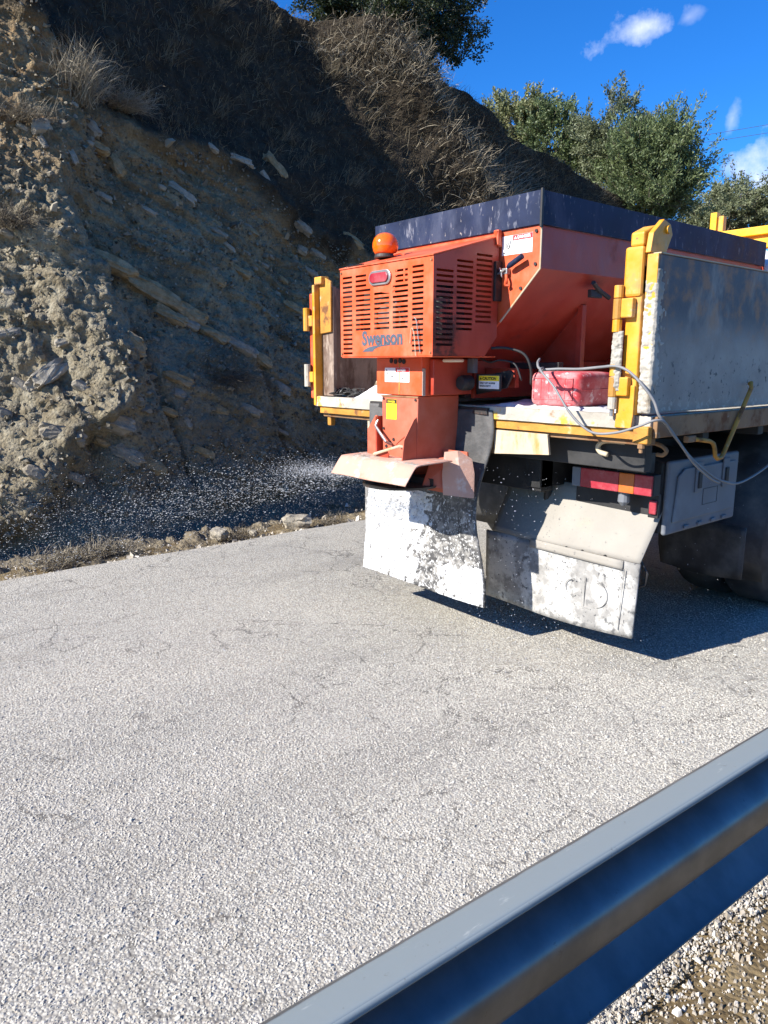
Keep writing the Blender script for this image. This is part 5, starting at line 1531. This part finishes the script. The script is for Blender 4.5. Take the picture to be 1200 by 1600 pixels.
# scraps by the far post
sc = MB().sheet([[(-.78, .10, 1.36), (-.70, .16, 1.37)], [(-.70, .06, 1.415), (-.60, .12, 1.43)], [(-.66, .05, 1.37), (-.52, .10, 1.385)]], (0, .004, .002))
tag(sc.build('cardboard_scrap', M['card']), 'bent piece of cardboard on the salt heap', 'cardboard')
dbm = MB()
rd = random.Random(4)
for q in range(26):
    x = -1.14 + rd.random() * .24; y = .03 + rd.random() * .12
    pts = [(x + rd.uniform(-.05, .05), y + rd.uniform(-.03, .03), FZ + .012 + rd.random() * .05) for _ in range(4)]
    dbm.tube(spline(pts, 4), rd.uniform(.003, .007), 5)
tag(dbm.build('twig_debris', M['dark']), 'tangle of dark twigs and rope ends in the corner of the bed', 'debris', kind='stuff')
# sack behind the hopper
bm = bmesh.new(); bmesh.ops.create_icosphere(bm, subdivisions=4, radius=1)
for v in bm.verts:
    n_ = mnoise.noise(v.co * 2.3) * .16 + mnoise.noise(v.co * 6) * .06
    v.co = v.co * (1 + n_); v.co = Vector((v.co.x * .18, v.co.y * .16, v.co.z * .16))
me = bpy.data.meshes.new('sack'); bm.to_mesh(me); bm.free(); me.materials.append(M['bag'])
for p in me.polygons: p.use_smooth = True
sk_ = bpy.data.objects.new('sack', me); sk_.location = (.49, 2.62, 2.14); COL.objects.link(sk_)
tag(sk_, 'white sack tucked behind the front end of the hopper', 'sack')
MB_ = MB().box(.30, .68, 2.45, 2.84, FZ + .001, 1.99)
tag(MB_.build('crate', M['card'], None, .006), 'crate behind the hopper carrying the white sack', 'crate')

# cable ----------------------------------------------------------------------------
cb = thing('cable', (.7, -.06, 1.49), 'grey electric cable looped over the jerrycan and hanging round the bed corner', 'cable')
MB().tube(spline([(.60, .04, 1.545), (.645, -.03, 1.525), (.69, -.06, 1.497), (.79, -.05, 1.499), (.907, -.06, 1.499), (1.03, -.075, 1.508), (1.103, -.075, 1.512), (1.165, -.07, 1.490), (1.231, -.065, 1.433), (1.275, -.045, 1.37), (1.292, -.03, 1.315), (1.30, -.0, 1.285), (1.285, .10, 1.235), (1.28, .177, 1.184), (1.28, .303, 1.099), (1.28, .499, 1.004), (1.27, .66, .955), (1.25, .90, .925), (1.2, 1.35, .98), (1.15, 1.8, 1.12)], 6), .0062, 8).build('strand', M['cable'], cb, smooth=True)
MB().tube(spline([(.655, -.02, 1.48), (.68, -.055, 1.49), (.71, -.07, 1.502), (.737, -.12, 1.490), (.825, -.13, 1.417), (.909, -.135, 1.319), (.98, -.13, 1.255), (1.051, -.12, 1.222), (1.146, -.10, 1.231), (1.236, -.085, 1.262), (1.29, -.055, 1.288), (1.305, .0, 1.28), (1.295, .09, 1.225), (1.286, .18, 1.175), (1.285, .32, 1.075), (1.285, .50, .985), (1.278, .60, .955)], 6), .0058, 8).build('strand', M['cable'], cb, smooth=True)

# ------------------------------------------------------------------ guardrail
def galv():
    k = NT('galvanised_steel')
    n = k.noise(9, 4, .6)
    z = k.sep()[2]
    # sunlit look of the top flange, put into colour, roughness and metallic
    top_lit = k.ramp(k.math('ADD', z, k.math('MULTIPLY', n, .006)), .738, .743)
    scr = k.ramp(k.noise(40, 5, .7, k.scaled((1, .25, 1))), .62, .72)
    col = k.mix(k.ramp(n, .3, .7), (.150, .158, .165), (.215, .222, .228))
    col = k.mix(top_lit, col, k.mix(scr, (.225, .26, .265), (.32, .35, .345)))
    spk = k.ramp(k.noise(55, 4, .7), .66, .72)
    col = k.mix(k.math('MULTIPLY', spk, .5), col, (.12, .11, .10))
    rg = k.math('ADD', k.math('ADD', .34, k.math('MULTIPLY', k.noise(14, 5, .65), .14)), k.math('MULTIPLY', top_lit, .3))
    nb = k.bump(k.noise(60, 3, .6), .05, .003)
    return k.fin(col, rg, k.math('SUBTRACT', .9, k.math('MULTIPLY', top_lit, .75)), nb, .5)
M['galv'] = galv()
gl = thing('guardrail', (2.33, -1.6, 0), 'galvanised steel guardrail crossing the lower right corner', 'guardrail')
# W profile (outwards to the road is -x): (x, z)
ctrl = [(.048, .748), (.046, .755), (.039, .7565), (.018, .751), (-.010, .742), (-.034, .724), (-.043, .702), (-.036, .684), (-.004, .664), (.028, .643), (.039, .626), (.041, .600), (.039, .574), (.028, .557), (-.004, .538), (-.036, .518), (-.045, .500), (-.038, .478), (-.010, .456), (.022, .436), (.034, .430)]
ctrl = [(x, 0, z) for x, z in ctrl]
prof = spline(ctrl, 4)
rows = []
for i in range(61):
    y = -6.0 + 22.0 * i / 60
    xc = 2.325 + .055 * (y + 1.9)
    rows.append([(xc + p.x, y, p.z) for p in prof])
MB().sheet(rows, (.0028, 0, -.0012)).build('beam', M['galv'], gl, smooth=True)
for y in (-4.4, -.4, 3.6, 7.6, 11.6):
    xc = 2.325 + .055 * (y + 1.9)
    pm = MB().box(xc + .062, xc + .068, y - .05, y + .05, -.3, .72)
    pm.box(xc + .0685, xc + .16, y - .05, y - .044, -.3, .72)
    pm.box(xc + .0685, xc + .16, y + .044, y + .05, -.3, .72)
    po = pm.build('post', M['galv'], gl)
    MB().lathe([(0, 0), (.016, 0), (.016, .012), (0, .012)], (xc + .069, y, .60), 0, 6).build('bolt', M['galv'], po)

# ------------------------------------------------------------------ salt in the air
def grains(P, D, L, Wd, seed):
    r_ = np.random.default_rng(seed)
    n = len(P)
    a = unit(np.cross(D, r_.normal(0, 1, (n, 3)))); b = np.cross(D, a)
    V = np.zeros((n, 5, 3))
    V[:, 0] = P - D * (L * .5)[:, None]
    V[:, 4] = P + D * (L * .5)[:, None]
    for k in range(3):
        an = 2 * math.pi * k / 3
        V[:, 1 + k] = P + (a * math.cos(an) + b * math.sin(an)) * (Wd * .5 * r_.uniform(.7, 1.3, n))[:, None]
    T = np.array([[0, 2, 1], [0, 3, 2], [0, 1, 3], [4, 1, 2], [4, 2, 3], [4, 3, 1]])[None]
    return V.reshape(-1, 3), (np.arange(n)[:, None, None] * 5 + T).reshape(-1, 3), np.repeat(r_.uniform(0, 1, n), 5)
r_ = np.random.default_rng(33)
Vs, Fs, Ts = [], [], []; off = 0
def add_grains(P, D, L, Wd, seed):
    global off
    V, F, T = grains(P, D, L, Wd, seed)
    Vs.append(V); Fs.append(F + off); Ts.append(T); off += len(V)
# fan thrown to the left of the truck
n = 11500
th = r_.uniform(R(-40), R(46), n); rr = 3.4 * r_.uniform(.02, 1, n) ** .62
dr = np.stack([-np.cos(th), -np.sin(th) * .9, np.zeros(n)], -1)
P = np.array([-.10, CY0, .925]) + dr * rr[:, None]
P[:, 2] += -.10 * rr - .035 * rr ** 2 + r_.normal(0, 1, n) * (.010 + .065 * rr) - np.abs(r_.normal(0, 1, n)) * .035 * rr
D = unit(dr + np.stack([np.zeros(n), np.zeros(n), -.06 - .10 * rr], -1) + r_.normal(0, .10, (n, 3)))
ok = (P[:, 2] > .02) & (P[:, 0] > -3.5)
sz = np.minimum(r_.lognormal(math.log(.0028), .42, n), .005)
add_grains(P[ok], D[ok], (sz * 3.6)[ok], (sz * .8)[ok], 34)
# dense jet just left of the hood
n = 6000
th = r_.normal(R(4), R(11), n); rr = .75 * r_.uniform(0, 1, n) ** 1.1
dr = np.stack([-np.cos(th), -np.sin(th), np.zeros(n)], -1)
P = np.array([-.16, CY0 - .06, .925]) + dr * rr[:, None]
P[:, 2] += -.04 * rr + r_.normal(0, 1, n) * (.006 + .04 * rr)
D = unit(dr + r_.normal(0, .2, (n, 3)))
sz = r_.lognormal(math.log(.0022), .3, n)
add_grains(P, D, sz * 2.2, sz, 35)
# bouncing grains in front of and under the bed at right
n = 1500
P = np.stack([r_.uniform(.30, 1.25, n), r_.uniform(-.35, 1.6, n), r_.uniform(.02, 1.0, n) ** 1.3], -1)
P[:, 0] = .32 + (P[:, 0] - .3) * r_.uniform(0, 1, n) ** .8
D = unit(r_.normal(0, 1, (n, 3)))
sz = r_.lognormal(math.log(.0032), .35, n)
add_grains(P, D, sz * 1.8, sz, 36)
# lying on the road round the spreader
n = 6000
P = np.stack([r_.normal(-.6, 1.1, n), r_.normal(.2, .75, n), np.full(n, .006)], -1)
ok = (P[:, 0] > -2.7) & (P[:, 0] < 2.1)
sz = r_.lognormal(math.log(.0034), .3, n)
add_grains(P[ok], unit(r_.normal(0, 1, (n, 3)))[ok], (sz * 1.6)[ok], sz[ok], 37)
so_ = np_mesh('salt_spray', np.concatenate(Vs), np.concatenate(Fs), M['salt_grain'], attrs={'tone': np.concatenate(Ts)})
tag(so_, 'white salt grains flying from the spinner towards the slope', 'salt spray', kind='stuff')
